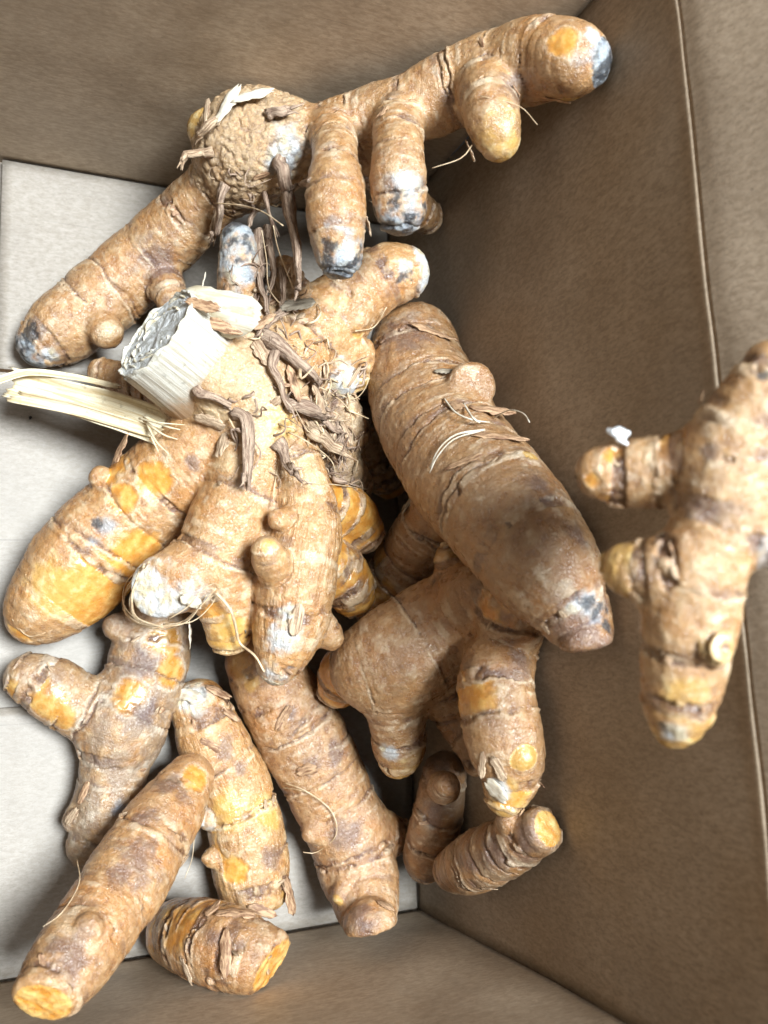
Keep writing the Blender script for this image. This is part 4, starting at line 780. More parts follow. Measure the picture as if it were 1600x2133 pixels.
    for bi, (b, s) in enumerate(brs):
        m = bid == bi
        if not m.any():
            continue
        A['tone'][m] = b.get('tone', spec['tone'])
        A['crack'][m] = b.get('crack', 0)
        A['longi'][m] = b.get('longi', 0)
        Lb = tot[m][0]
        if b['ring'] > 0:
            pos, x = [], -b['ring'] * rng.uniform(0.2, 0.9)
            while x < Lb + 12:
                pos.append(x)
                x += b['ring'] * rng.uniform(0.65, 1.3)
            pos.append(x)
            pos = np.array(pos)
            tilt = rng.uniform(-0.22, 0.22, len(pos)); ph = rng.uniform(0, 6.28, len(pos))
            ss = sl_[m] + wav[m] * 1.5
            i0 = np.clip(np.searchsorted(pos, ss) - 1, 0, len(pos) - 2)
            ss = ss + tilt[i0] * rad[m] * np.cos(ang[m] - ph[i0])
            i0 = np.clip(np.searchsorted(pos, ss) - 1, 0, len(pos) - 2)
            span = pos[i0 + 1] - pos[i0]
            fr = np.clip((ss - pos[i0]) / span, 0, 1)
            up = ss - pos[i0]; dn = pos[i0 + 1] - ss
            A['edge'][m] = np.where(up < dn, up, -dn)
            A['segr'][m] = rng.uniform(0, 1, len(pos))[i0]
            amp = np.clip(rad[m] * 0.055, 0.15, 0.65)
            disp[m] += amp * (np.sqrt(np.clip(np.sin(np.pi * fr), 0, 1)) - 0.65)
            disp[m] += 0.55 * np.exp(-((up - 0.35) / 0.45) ** 2) * np.clip(wav[m] * 2 + 0.7, 0, 1)
            disp[m] -= 0.38 * np.exp(-((dn) / 0.5) ** 2)
            pk = b.get('peel', 0)
            if pk > 0:
                pa = rng.uniform(-3.14, 3.14, len(pos))[i0]
                hw = (rng.uniform(0.3, 1.5, len(pos)) * (rng.uniform(0, 1, len(pos)) < pk + 0.15) * (0.55 + 0.6 * pk) + (2.5 if pk >= 1 else 0))[i0]
                da = np.abs((ang[m] - pa + np.pi) % (2 * np.pi) - np.pi)
                a_ = 0.5 + (hw - da) * 0.6
                lim = np.minimum(up, dn) / 1.5
                A['peel'][m] = np.where(hw > 0.05, np.clip(np.minimum(a_, 0.15 + 0.5 * lim), 0, 0.95), 0)
        if 'tip' in b:
            tl = b['tiplen']
            q = np.clip(1 - (Lb + s[-1, 3] * 0.8 - sl_[m]) / (2 * tl), 0, 1)
            ty = b['tip']
            if ty == 'm':
                A['white'][m] = np.maximum(A['white'][m], q * 0.72)
                A['blue'][m] = np.maximum(A['blue'][m], q * 0.9)
                A['black'][m] = np.maximum(A['black'][m], q * 0.70)
            elif ty == 'w':
                A['white'][m] = np.maximum(A['white'][m], q)
            elif ty == 'y':
                A['yel'][m] = np.maximum(A['yel'][m], q)
            elif ty == 'd':
                A['tone'][m] = np.minimum(1, A['tone'][m] + q * 0.3)
        if 'cut' in b:
            nrm = np.array(b['cut'], float); nrm /= np.linalg.norm(nrm)
            p0 = s[-1, :3] + nrm * s[-1, 3] * 0.15
            pd = (V[m] - p0) @ nrm
            oncut = np.abs(pd) < 0.5
            facing = (N[m] @ nrm)
            if b.get('tip') == 'c':
                A['cutf'][m] = np.where(oncut, smoothstep(facing, 0.80, 0.99), 0)
            disp[m] = np.where(oncut, disp[m] * 0.2 + fbm(W[m] * 0.5, 3) * 0.35, disp[m])
    for ty, x, y, z, r in spec['pat']:
        d = np.linalg.norm(W - np.array([x, y, z]), axis=1)
        q = np.clip(1 - d / (2 * r), 0, 1)
        def put(nm, f=1.0):
            A[nm] = np.maximum(A[nm], q * f)
        if ty == 'p': put('peel')
        elif ty == 'y': put('yel')
        elif ty in 'wv': put('white', 1.0 if ty == 'w' else 1.3)
        elif ty == 'c': put('ivory')
        elif ty == 'b': put('blue')
        elif ty == 'k': put('black', 0.95)
        elif ty == 's': put('stain')
        elif ty == 'm': put('white', 0.9), put('blue', 0.9), put('black', 0.7)
        if ty in 'pw':
            pass
    # ---- surface colour (albedo) and relief, worked out per vertex
    n1 = fbm(W * 0.10 + 5, 2); n2 = fbm(W * 0.40 + 11, 3); n3 = fbm(W * 0.75 + 23, 3); n4 = fbm(W * 0.22 + 41, 3)
    cylv = np.stack([np.cos(ang) * rad, np.sin(ang) * rad, sl_], 1)
    ringw = fbm(cylv * np.array([0.14, 0.14, 0.9]) + bid[:, None] * 7.3, 3)       # wrinkles running round
    longw = fbm(cylv * np.array([0.95, 0.95, 0.13]) + bid[:, None] * 5.1, 3)      # wrinkles running along
    col = np.tile(np.array(SK['tan']), (n, 1))
    def mix(f, c):
        nonlocal col
        f = np.clip(f, 0, 1)[:, None]
        col = col * (1 - f) + np.array(c)[None] * f
    mix(smoothstep(n1, -0.05, 0.5) * 0.7, SK['orange'])
    mix(smoothstep(n2, 0.0, 0.5) * 0.7, SK['pale'])
    mix(smoothstep(-n2, 0.02, 0.5) * 0.7, SK['brown'])
    mix(smoothstep(A['segr'], 0.5, 1.0) * 0.25, SK['orange'])
    mix(smoothstep(-A['segr'], -0.35, 0.0) * 0.15, SK['brown'])
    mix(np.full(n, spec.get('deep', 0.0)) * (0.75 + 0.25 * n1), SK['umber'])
    mix(A['tone'] * smoothstep(n4, -0.35, 0.25) * 0.85, SK['dust'])
    mix(smoothstep(ringw + 0.4 * n3, 0.10, 0.55) * 0.55, SK['scurf'])
    mix(smoothstep(n3, 0.28, 0.7) * 0.35, SK['scurf'])
    mix(A['crack'] * 0.45, SK['pale'])
    stm = smoothstep(A['stain'] + 0.5 * n4 + 0.25 * n3, 0.30, 0.85)
    mix(stm * 0.70, SK['stain'])
    pem = smoothstep(A['peel'] + 0.22 * n4 + 0.10 * n3, 0.40, 0.64) * (A['peel'] > 0.12)
    fl_ = np.array(SK['flesh'])[None] * (1 - smoothstep(n2, -0.3, 0.5))[:, None] + np.array(SK['flesh2'])[None] * smoothstep(n2, -0.3, 0.5)[:, None]
    col = col * (1 - 0.88 * pem[:, None]) + fl_ * 0.88 * pem[:, None]
    rim_ = np.exp(-((A['peel'] + 0.22 * n4 + 0.10 * n3 - 0.43) / 0.035) ** 2) * (A['peel'] > 0.12)
    mix(rim_ * 0.4, SK['scurf'])
    yem = smoothstep(A['yel'] + 0.30 * n4 + 0.12 * n3, 0.36, 0.72) * (A['yel'] > 0.05)
    mix(yem * 0.85, SK['yellow'])
    mix(yem * smoothstep(n2, 0.0, 0.5) * 0.7, SK['cream'])
    mix(smoothstep(A['ivory'] + 0.5 * n4 + 0.3 * ringw, 0.25, 0.9) * 0.5, SK['ivory'])
    ew = A['edge'] + n3 * 0.5
    pt = smoothstep(fbm(W * 0.13 + 77, 2), -0.5, 0.12)
    mix(np.exp(-((ew + 0.30) / 0.30) ** 2) * pt * 0.95, SK['line'])
    mix(np.exp(-((ew + 0.9) / 1.1) ** 2) * smoothstep(fbm(W * 0.17 + 61, 2), -0.15, 0.4) * 0.65, SK['stain'])
    mix(np.exp(-((ew - 0.55) / 0.38) ** 2) * pt * 0.55, SK['scurf'])
    whm = smoothstep(A['white'] + 0.42 * n4 + 0.22 * n3, 0.34, 0.80) * (A['white'] > 0.05)
    mix(whm * 0.88, SK['mould'])
    mix(whm * smoothstep(n2, -0.1, 0.35) * 0.75, SK['mould2'])
    blm = smoothstep(A['blue'] + 0.55 * n4 + 0.15 * n3, 0.45, 0.95) * (A['blue'] > 0.05)
    mix(blm * 0.7, SK['blue'])
    bkm = smoothstep(A['black'] + 0.75 * fbm(W * 0.26 + 91, 3) + 0.30 * n3, 0.52, 0.78) * (A['black'] > 0.05)
    mix(bkm * 0.9, SK['black'])
    cum = smoothstep(A['cutf'] + 0.18 * n3, 0.45, 0.65)
    cc = np.array(SK['cut'])[None] * (1 - smoothstep(n2, -0.3, 0.35))[:, None] + np.array(SK['cut2'])[None] * smoothstep(n2, -0.3, 0.35)[:, None]
    col = col * (1 - cum[:, None]) + cc * cum[:, None]
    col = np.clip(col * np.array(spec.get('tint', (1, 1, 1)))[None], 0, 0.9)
    A['gloss'] = np.clip(0.26 + 0.12 * n2 - 0.06 * pem - 0.04 * yem + 0.2 * np.maximum(whm, bkm) + 0.12 * A['tone'], 0.25, 0.8)
    A['relief'] = np.clip(1.0 - 0.8 * pem - 0.55 * yem - 0.3 * cum + 0.5 * A['crack'], 0.12, 1.6)
    disp += low * np.clip(rad * 0.085, 0.1, 1.0)
    disp += n2 * 0.24 + n3 * 0.05
    soft = 1 - 0.8 * np.maximum(pem, yem)
    wrk = fbm(cylv * np.array([0.22, 0.22, 1.15]) + bid[:, None] * 3.7 + 50, 3)
    disp += (ringw * 0.16 - np.abs(wrk) * 0.30 + longw * (0.08 + 0.22 * A['longi']) - np.abs(longw) * 0.3 * A['longi']) * soft
    ck = np.abs(fbm(W * 0.26 + 3, 2)); ck2 = np.abs(fbm(W * 0.45 + 13, 2))
    disp += A['crack'] * (np.minimum(ck * 3.0, 0.8) + 0.5 * np.minimum(ck2 * 3, 0.6) - 0.7) * 0.75
    mix(A['crack'] * smoothstep(-np.minimum(ck, ck2 * 1.5), -0.07, 0.0) * 0.55, SK['line'])
    disp -= pem * 0.22
    disp += whm * np.abs(n3) * 0.4
    disp -= bkm * 0.15
    V = V + N * disp[:, None]
    N = vert_normals(V, F)
    SURF.append((V + base, N, A['edge'].copy(), bid.copy()))
    # parts
    root = empty('turmeric_rhizome', tuple(base / 1000), spec['label'], 'turmeric', 'turmeric rhizomes in the box')
    cyl = np.stack([np.cos(ang) * rad, np.sin(ang) * rad, sl_], 1)
    fb = np.sort(bid[F], axis=1)[:, 1]
    # cut faces become their own piece
    fc = (A['cutf'][F].min(1) > 0.3)
    main = None
    objs = {}
    for bi, (b, s) in enumerate(brs):
        for cutpiece in (False, True):
            sel = (fb == bi) & (fc == cutpiece)
            if sel.sum() < 12:
                continue
            f = F[sel]
            used, inv = np.unique(f, return_inverse=True)
            f = inv.reshape(f.shape)
            nm = 'cut_face' if cutpiece else b['kind']
            me = bpy.data.meshes.new(nm)
            me.vertices.add(len(used))
            me.vertices.foreach_set('co', (V[used] / 1000).astype(np.float32).ravel())
            me.loops.add(f.size)
            me.loops.foreach_set('vertex_index', f.astype(np.int32).ravel())
            me.polygons.add(len(f))
            me.polygons.foreach_set('loop_start', (np.arange(len(f)) * 4).astype(np.int32))
            me.polygons.foreach_set('use_smooth', np.ones(len(f), bool))
            me.update(calc_edges=True)
            for q in ('gloss', 'relief', 'longi'):
                arr = A[q]
                at = me.attributes.new(q, 'FLOAT', 'POINT')
                at.data.foreach_set('value', arr[used].astype(np.float32))
            at = me.attributes.new('skin_colour', 'FLOAT_COLOR', 'POINT')
            at.data.foreach_set('color', np.column_stack([col[used], np.ones(len(used))]).astype(np.float32).ravel())
            at = me.attributes.new('cyl', 'FLOAT_VECTOR', 'POINT')
            at.data.foreach_set('vector', cyl[used].astype(np.float32).ravel())
            me.normals_split_custom_set_from_vertices([tuple(v) for v in N[used]])
            me.materials.append(MAT['skin'])
            par = objs.get(bi, root) if cutpiece else root
            o = link(nm, me, par)
            if not cutpiece:
                objs[bi] = o
    return root

ROOTS = [build_rhizome(k, sp) for k, sp in enumerate(RHIZOMES)]

# ------------------------------------------------------------------ thin things: tubes, flakes
def tube(name, pts, radii, mat, parent, sides=7, rough=0.0, seed=0, caps=True):
    """bent tube through world points (mm), with ragged cross-section"""
    P = np.array(pts, float)
    R = np.array(radii, float)
    s = spline(np.column_stack([P, R]), 1.6 if rough else 2.0)
    c, r = s[:, :3], s[:, 3]
    n = len(c)
    T = np.gradient(c, axis=0); T /= np.linalg.norm(T, axis=1, keepdims=True) + 1e-9
    ref = np.cross(T[0], [0.2, 0.3, 0.93]); ref /= np.linalg.norm(ref)
    L = np.concatenate([[0], np.cumsum(np.linalg.norm(np.diff(c, axis=0), axis=1))])
    rg = np.random.default_rng(seed)
    prof = 1 + rough * rg.uniform(-1, 1, sides)
    V, CY = [], []
    for i in range(n):
        ref = ref - T[i] * (ref @ T[i]); ref /= np.linalg.norm(ref) + 1e-9
        e2 = np.cross(T[i], ref)
        prof = prof + rough * 0.25 * rg.uniform(-1, 1, sides)
        prof = np.clip(prof, 1 - 1.4 * rough, 1 + 1.4 * rough)
        for k in range(sides):
            a = 2 * math.pi * k / sides
            V.append(c[i] + (math.cos(a) * ref + math.sin(a) * e2) * r[i] * prof[k])
            CY.append((math.cos(a) * r[i], math.sin(a) * r[i], L[i] + seed * 3.1))
    F = [[i * sides + k, i * sides + (k + 1) % sides, (i + 1) * sides + (k + 1) % sides, (i + 1) * sides + k] for i in range(n - 1) for k in range(sides)]
    F.append(list(reversed(range(sides))))
    F.append([(n - 1) * sides + k for k in range(sides)])
    off = np.array(parent.location) * 1000
    me = bpy.data.meshes.new(name)
    me.from_pydata([tuple((v - off) / 1000) for v in V], [], F)
    for p in me.polygons:
        p.use_smooth = True
    at = me.attributes.new('cyl', 'FLOAT_VECTOR', 'POINT')
    at.data.foreach_set('vector', np.array(CY, np.float32).ravel())
    me.materials.append(mat)
    return link(name, me, parent)

for q, (ri, name, mt, w, pts, *ex) in enumerate(LOOSE):
    n = len(pts)
    if name == 'root_stub':
        rg = np.random.default_rng(q + 7)
        P_ = np.array(pts, float)
        # extra in-between joints so that the stub kinks and swells like dried root
        Q_ = [P_[0]]
        for a_, c_ in zip(P_[:-1], P_[1:]):
            Q_ += [(a_ + c_) / 2 + rg.normal(size=3) * 0.35, c_]
        m_ = len(Q_)
        tube(name, Q_, [w * 0.72 * (1.15 - 0.55 * i / (m_ - 1)) * rg.uniform(0.8, 1.2) for i in range(m_)], MAT[mt], ROOTS[ri], 12, 0.34, q)
        # torn fibres at the free end
        e_ = P_[-1]; d_ = P_[-1] - P_[-2]; d_ = d_ / (np.linalg.norm(d_) + 1e-9)
        for z_ in range(3):
            o_ = rg.normal(size=3) * w * 0.35
            tube('root_fibre', [e_ - d_ * w + o_, e_ + o_ + d_ * 0.5, e_ + o_ * 1.8 + d_ * rg.uniform(1.0, 2.6)], [w * 0.3, w * 0.2, 0.08], MAT[mt], ROOTS[ri], 5, 0.3, q * 5 + z_)
    else:
        # hairs wander
        rg = np.random.default_rng(q)
        tube(name, pts, [w * (1 - 0.5 * i / n) for i in range(n)], MAT[mt], ROOTS[ri], 5, 0.1, q)

def flake(name, c, nrm, dr, L, W, curl, lift, mat, parent, seed):
    """thin curled papery scale with a ragged outline and real thickness (mm)"""
    rg = np.random.default_rng(900 + seed)
    c, nrm, dr = (np.array(v, float) for v in (c, nrm, dr))
    sd = np.cross(nrm, dr)
    la = math.radians(lift)
    dr2 = dr * math.cos(la) + nrm * math.sin(la)
    n2 = np.cross(dr2, sd) * -1
    n2 = n2 if n2 @ nrm > 0 else -n2
    nu, nv = 12, 7
    g = np.array([(i / nu, j / nv) for i in range(nu + 1) for j in range(nv + 1)])
    u, v = g[:, 0] - 0.5, g[:, 1] - 0.5
    sm = name == 'stem_scale'
    jag = rg.uniform(0.96, 1.03, nu + 1) if sm else rg.uniform(0.75, 1.08, nu + 1)
    wid = (np.clip(1 - (np.abs(np.linspace(-0.5, 0.5, nu + 1)) * 2) ** 3.0, 0.12, 1) ** 0.5 * jag)[np.repeat(np.arange(nu + 1), nv + 1)]
    skew = np.repeat(np.cumsum(rg.uniform(-0.05, 0.05, nu + 1)), nv + 1)
    jl = (rg.uniform(0.95, 1.03, nv + 1) if sm else rg.uniform(0.82, 1.06, nv + 1))[np.tile(np.arange(nv + 1), nu + 1)]
    x = u * L * jl
    y = v * W * wid + skew * W
    # curl across the width, a little along the length, crumple
    rr = W / max(curl, 0.05)
    z = -(y ** 2) / (2 * rr) * 1.0 - 0.12 * curl * (x ** 2) / max(L, 1)
    z = z + fbm(np.column_stack([x * 0.35, y * 0.35, np.full_like(x, seed * 3.7)]), 3) * (0.5 if sm else min(1.2, 0.12 * W + 0.15))
    top = c + x[:, None] * dr2 + y[:, None] * sd + z[:, None] * n2
    th = 0.16
    bot = top - n2 * th
    N = len(top)
    idx = lambda i, j: i * (nv + 1) + j
    F = []
    for i in range(nu):
        for j in range(nv):
            q = [idx(i, j), idx(i + 1, j), idx(i + 1, j + 1), idx(i, j + 1)]
            F.append(q); F.append([k + N for k in reversed(q)])
    for i in range(nu):
        F.append([idx(i + 1, 0), idx(i, 0), idx(i, 0) + N, idx(i + 1, 0) + N])
        F.append([idx(i, nv), idx(i + 1, nv), idx(i + 1, nv) + N, idx(i, nv) + N])
    for j in range(nv):
        F.append([idx(0, j), idx(0, j + 1), idx(0, j + 1) + N, idx(0, j) + N])
        F.append([idx(nu, j + 1), idx(nu, j), idx(nu, j) + N, idx(nu, j + 1) + N])
    off = np.array(parent.location) * 1000
    me = bpy.data.meshes.new(name)
    me.from_pydata([tuple((p - off) / 1000) for p in np.vstack([top, bot])], [], F)
    for p in me.polygons:
        p.use_smooth = True
    at = me.attributes.new('cyl', 'FLOAT_VECTOR', 'POINT')
    cy = np.column_stack([y, np.full_like(y, seed * 2.3), x])
    at.data.foreach_set('vector', np.vstack([cy, cy]).astype(np.float32).ravel())
    me.materials.append(mat)
    return link(name, me, parent)

for q, (ri, name, mt, c, nrm, dr, L, W, curl, lift) in enumerate(FLAKES):
    flake(name, c, nrm, dr, L, W, curl, lift, MAT[mt], ROOTS[ri], q)

# small loose scales caught along the rings
for ri, (V, N, edge, bid) in enumerate(SURF):
    rg = np.random.default_rng(50 + ri)
    cand = np.where((np.abs(edge) < 0.35) & (N[:, 2] > 0.1))[0]
    if len(cand) == 0:
        continue
    for q, i in enumerate(rg.choice(cand, 7)):
        n = N[i]
        d = np.cross(n, rg.normal(size=3)); d /= np.linalg.norm(d)
        flake('dry_scale', V[i] + n * 0.25, n, d, rg.uniform(1.8, 4.0), rg.uniform(0.8, 1.8), rg.uniform(0.5, 1.3), rg.uniform(4, 24), MAT[['scale', 'pale', 'pale'][q % 3]], ROOTS[ri], 300 + ri * 20 + q)

# ------------------------------------------------------------------ cut stem stub on the central rhizome: layered leaf bases around a sunken face
def stem_stub(parent):
    rim, ax, mj = (np.array(STEM[k], float) for k in ('rim', 'axis', 'major'))
    mn = np.cross(ax, mj)
    off = np.array(parent.location) * 1000
    rg = np.random.default_rng(21)
    def sheath(nm, par, r, a0, a1, top, depth, mat, sd, th=0.45, flat=0.74):
        """one leaf base: part of a flattened tube, cut unevenly at the top, flaring into the crown below"""
        na, nd = 64, 14
        V, B, CY = [], [], []
        an = np.linspace(a0, a1, na)
        cut = fbm(np.column_stack([np.cos(an) * 2.2, np.sin(an) * 2.2, np.full(na, sd * 3.3)]), 3) * 2.4 + fbm(np.column_stack([np.cos(an) * 9, np.sin(an) * 9, np.full(na, sd)]), 2) * 0.35
        for k in range(nd + 1):
            f = k / nd
            d = (-top + cut) * (1 - f) + depth * f
            rip = fbm(np.column_stack([np.cos(an) * r * 0.55, np.sin(an) * r * 0.55, np.full(na, f * 0.8 + sd)]), 3)
            rip2 = vnoise(np.column_stack([np.cos(an) * r * 1.5, np.sin(an) * r * 1.5, np.full(na, f * 0.5 + sd * 2)]))
            rr = r * (1 + 0.12 * f ** 1.3) + rip * 0.45 + rip2 * 0.07
            o_ = np.cos(an)[:, None] * mj + np.sin(an)[:, None] * mn * flat
            P = rim - d[:, None] * ax + rr[:, None] * o_ + mj * 2.2 * f ** 2 - np.array([0, 0, 6.0]) * f ** 2
            V.append(P); B.append(P - o_ * th)
            CY.append(np.column_stack([an * r, np.full(na, sd * 4.0), -d]))
        V, B, CY = np.vstack(V), np.vstack(B), np.vstack(CY)
        N = len(V)
        ix = lambda k, i: k * na + i
        F = []
        for k in range(nd):
            for i in range(na - 1):
                q = [ix(k, i), ix(k + 1, i), ix(k + 1, i + 1), ix(k, i + 1)]
                F.append(q); F.append([x + N for x in reversed(q)])
        for i in range(na - 1):
            F.append([ix(0, i), ix(0, i + 1), ix(0, i + 1) + N, ix(0, i) + N])
            F.append([ix(nd, i + 1), ix(nd, i), ix(nd, i) + N, ix(nd, i + 1) + N])
        for k in range(nd):
            F.append([ix(k + 1, 0), ix(k, 0), ix(k, 0) + N, ix(k + 1, 0) + N])
            F.append([ix(k, na - 1), ix(k + 1, na - 1), ix(k + 1, na - 1) + N, ix(k, na - 1) + N])
        me = bpy.data.meshes.new(nm)
        me.from_pydata([tuple((p - off) / 1000) for p in np.vstack([V, B])], [], F)
        for p in me.polygons:
            p.use_smooth = True
        at = me.attributes.new('cyl', 'FLOAT_VECTOR', 'POINT')
        at.data.foreach_set('vector', np.vstack([CY, CY]).astype(np.float32).ravel())
        me.materials.append(mat)
        return link(nm, me, par)
    TAU = 2 * math.pi
    st = sheath('stem_stub', parent, 13.2, 0, TAU + 0.02, 0.0, 22, MAT['stem'], 1)
    sheath('leaf_base', st, 13.5, 2.4, 5.3, -0.5, 20, MAT['stem'], 2)
    sheath('leaf_base', st, 11.8, -0.6, 4.6, -0.5, 8, MAT['shell'], 3)
    sheath('leaf_base', st, 10.3, 1.2, 6.6, -0.9, 7, MAT['stem'], 4)
    sheath('leaf_base', st, 8.6, -0.2, 5.0, -0.4, 6, MAT['shell'], 5)
    sheath('leaf_base', st, 6.6, 1.0, 6.9, -1.0, 6, MAT['stem'], 6)
    # rough pith filling the middle
    na = 72
    an = np.linspace(0, TAU, na, endpoint=False)
    V, CY, F = [], [], []
    rings = [1.0, .85, .7, .55, .4, .25, .1]
    for k, f in enumerate(rings):
        x, y = np.cos(an) * 12.7 * f, np.sin(an) * 12.7 * 0.74 * f
        h = fbm(np.column_stack([x * 0.45, y * 0.45, np.full(na, 3.0)]), 3) * 0.9 - 0.7
        V.append(rim + x[:, None] * mj + y[:, None] * mn + h[:, None] * ax)
        CY.append(np.column_stack([x, y, h]))
    V, CY = np.vstack(V), np.vstack(CY)
    for k in range(len(rings) - 1):
        for i in range(na):
            F.append([k * na + i, k * na + (i + 1) % na, (k + 1) * na + (i + 1) % na, (k + 1) * na + i])
    F.append([(len(rings) - 1) * na + i for i in range(na)])
    me = bpy.data.meshes.new('cut_face')
    me.from_pydata([tuple((p - off) / 1000) for p in V], [], F)
    for p in me.polygons:
        p.use_smooth = True
    at = me.attributes.new('cyl', 'FLOAT_VECTOR', 'POINT')
    at.data.foreach_set('vector', CY.astype(np.float32).ravel())
    me.materials.append(MAT['stemcut'])
    link('cut_face', me, st)
    for q in range(22):
        t = rg.uniform(0, 6.28); s_ = rg.uniform(0.1, 0.95)
        p = rim - ax * rg.uniform(0.6, 1.6) + mj * math.cos(t) * s_ * 12 + mn * math.sin(t) * s_ * 9
        d = mj * rg.normal() + mn * rg.normal() + ax * rg.uniform(-.2, .5)
        d = d / np.linalg.norm(d) * rg.uniform(1.5, 5)
        tube('fibre', [p - d * .5, p + ax * 0.5 + rg.normal(size=3) * .3, p + d * .5], [0.12, .16, .06], MAT[['root', 'hair', 'pale', 'root'][q % 4]], st, 5, 0.2, q)

def tube_strip(name, pts, width, arc, mat, parent, seed, up=(0, 0, 1), th=0.35):
    """half-pipe strip along points (mm): curved cross-section, torn ends"""
    s = spline(np.column_stack([np.array(pts, float), np.ones(len(pts))]), 1.5)[:, :3]
    n = len(s)
    T = np.gradient(s, axis=0); T /= np.linalg.norm(T, axis=1, keepdims=True)
    L = np.concatenate([[0], np.cumsum(np.linalg.norm(np.diff(s, axis=0), axis=1))])
    m = 14
    rg = np.random.default_rng(seed)
    jag0 = np.cumsum(rg.uniform(-1.6, 1.6, m + 1)); jag1 = np.cumsum(rg.uniform(-1.8, 1.8, m + 1))
    V, B, CY = [], [], []
    for i in range(n):
        side = np.cross(T[i], up); side /= np.linalg.norm(side)
        nn = np.cross(side, T[i])
        e0 = max(0, 1 - i / 5); e1 = max(0, 1 - (n - 1 - i) / 5)
        for j in range(m + 1):
            a = (j / m - .5) * arc
            r = width[0] + (width[1] - width[0]) * i / (n - 1)
            r *= 1 + 0.06 * vnoise(np.array([[i * .15, j * .5, seed * 3.3]]))[0]
            off = math.sin(a) * side - (math.cos(a) - math.cos(arc / 2) * 0.6) * nn
            p = s[i] + r * off + T[i] * (jag0[j] * e0 + jag1[j] * e1)
            V.append(p); B.append(p - (math.sin(a) * side - math.cos(a) * nn) * th)
            CY.append((r * a, seed, L[i]))
    N = len(V)
    F = []
    ix = lambda i, j: i * (m + 1) + j
    for i in range(n - 1):
        for j in range(m):
            q = [ix(i, j), ix(i + 1, j), ix(i + 1, j + 1), ix(i, j + 1)]
            F.append(q); F.append([k + N for k in reversed(q)])
    for i in range(n - 1):
        F.append([ix(i + 1, 0), ix(i, 0), ix(i, 0) + N, ix(i + 1, 0) + N])
        F.append([ix(i, m), ix(i + 1, m), ix(i + 1, m) + N, ix(i, m) + N])
    for j in range(m):
        F.append([ix(0, j), ix(0, j + 1), ix(0, j + 1) + N, ix(0, j) + N])
        F.append([ix(n - 1, j + 1), ix(n - 1, j), ix(n - 1, j) + N, ix(n - 1, j + 1) + N])
    off = np.array(parent.location) * 1000
    me = bpy.data.meshes.new(name)
    me.from_pydata([tuple((np.array(p) - off) / 1000) for p in V + B], [], F)
    for p in me.polygons:
        p.use_smooth = True
    at = me.attributes.new('cyl', 'FLOAT_VECTOR', 'POINT')
    at.data.foreach_set('vector', np.array(CY + CY, np.float32).ravel())
    me.materials.append(mat)
    return link(name, me, parent)

stem_stub(ROOTS[1])
stalk = tube_strip('dry_stalk', STALK, (5.0, 6.4), 2.1, MAT['stalk'], ROOTS[1], 1)
tube_strip('dry_stalk_strip', STALK_STRIP, (2.6, 2.2), 1.6, MAT['stalk'], ROOTS[1], 2, up=(0.1, -0.5, 1))
tube_strip('dry_stalk_strip', STALK_TIP, (2.2, 1.6), 1.3, MAT['stalk'], ROOTS[1], 3, up=(0, 0.4, 1))
for q, pts in enumerate(FRAY):
    tube('stalk_fibre', pts, [0.4, 0.28, 0.1], MAT['stalk'], ROOTS[1], 6, 0.3, q)

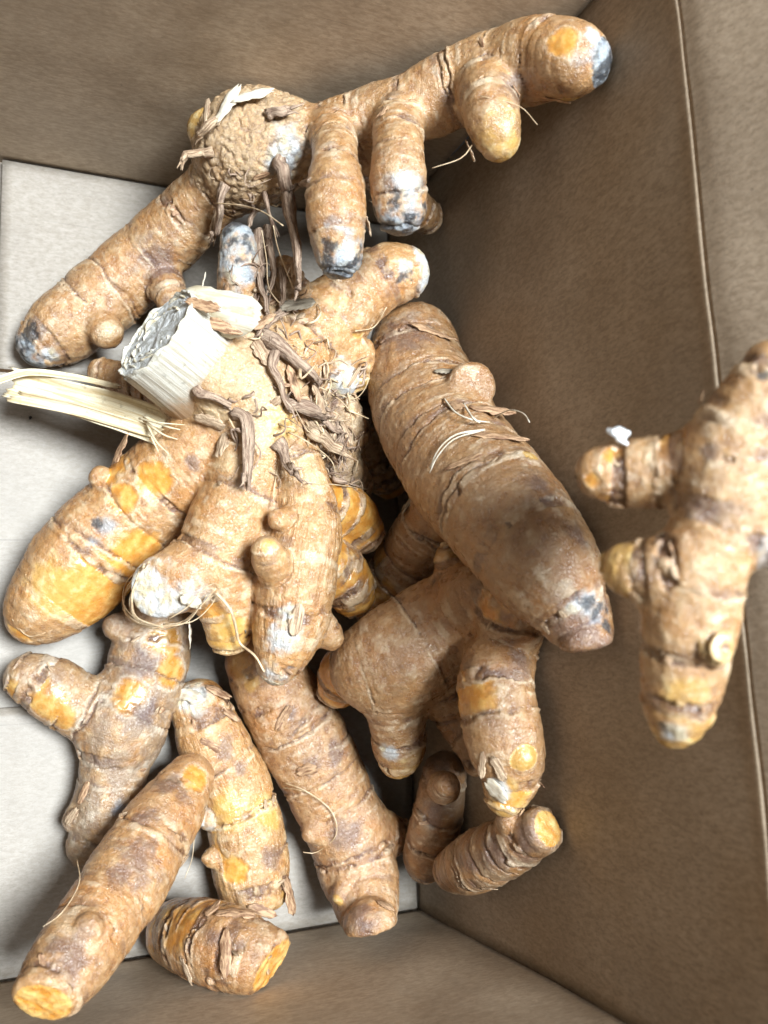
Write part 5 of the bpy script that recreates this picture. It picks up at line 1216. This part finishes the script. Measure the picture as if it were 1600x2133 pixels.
# tangled root scraps and husk around the crowns
def scraps(ri, centre, spread, count, seed):
    rg = np.random.default_rng(seed)
    V, N = SURF[ri][0], SURF[ri][1]
    c = np.array(centre)
    ok = np.where((np.linalg.norm((V - c) / np.array(spread), axis=1) < 1) & (N[:, 2] > -0.1))[0]
    if len(ok) == 0:
        return
    for q in range(count):
        i = rg.choice(ok)
        p, n = V[i], N[i]
        d = np.cross(n, rg.normal(size=3)); d /= np.linalg.norm(d) + 1e-9
        L = rg.uniform(3, 11)
        if q % 4 == 3:
            flake('dry_scale', p + n * 0.6, n, d, rg.uniform(3, 7), rg.uniform(1.2, 2.6), rg.uniform(0.6, 1.4), rg.uniform(5, 40), MAT[['scale', 'pale', 'root'][q % 3]], ROOTS[ri], 700 + seed * 50 + q)
            continue
        r = rg.uniform(0.10, 0.42)
        pts = [p - n * 0.3]
        for k in range(1, 5):
            d = d + rg.normal(size=3) * 0.45; d /= np.linalg.norm(d)
            lift = (0.4 + 1.0 * math.sin(k / 4 * math.pi)) * rg.uniform(0.3, 1.4)
            pts.append(p + d * L * k / 4 + n * lift)
        tube('root_fibre', pts, [r, r, r * .9, r * .7, r * .35], MAT[['root', 'pale', 'root', 'hair'][rg.integers(4)]], ROOTS[ri], 6, 0.3, seed * 90 + q)
for a_ in SCRAPS:
    scraps(*a_)

# white fluff caught on the near rhizome's finger tip: a small knot of threads
fl = np.array(FLUFF[0])
rg = np.random.default_rng(3)
cl = fl + np.array([-0.6, 1.5, 0.9])
tube('fluff', [fl, fl + np.array([-.3, 1.2, .8]), cl], [.35, .3, .5], MAT['fluff'], ROOTS[4], 6, .3, 1)
for q in range(10):
    a, b_ = rg.normal(size=3) * 0.7, rg.normal(size=3) * 0.7
    tube('fluff', [cl + a, cl + (a + b_) * .3 + rg.normal(size=3) * .3, cl + b_], [.4, .65, .3], MAT['fluff'], ROOTS[4], 6, .35, 20 + q)

# dark crumbs on the board
SPECK_LABELS = ['tiny dark crumb on the bare floor under the dry stalk', 'tiny dark crumb on the floor between the Y-shaped arms']
for q in range(2):
    bm = bmesh.new()
    bmesh.ops.create_icosphere(bm, subdivisions=1, radius=0.00055)
    for v in bm.verts:
        v.co = v.co * (0.7 + 0.6 * random.Random(q * 31 + v.index).random())
    me = bpy.data.meshes.new('crumb'); bm.to_mesh(me); bm.free()
    me.attributes.new('cyl', 'FLOAT_VECTOR', 'POINT')
    me.materials.append(MAT['speck'])
    o = link('crumb', me)
    o.location = (SPECKS[q][0] / 1000, SPECKS[q][1] / 1000, ZB + 0.0005)
    o['label'] = SPECK_LABELS[q]; o['category'] = 'crumb'; o['group'] = 'crumbs on the floor'
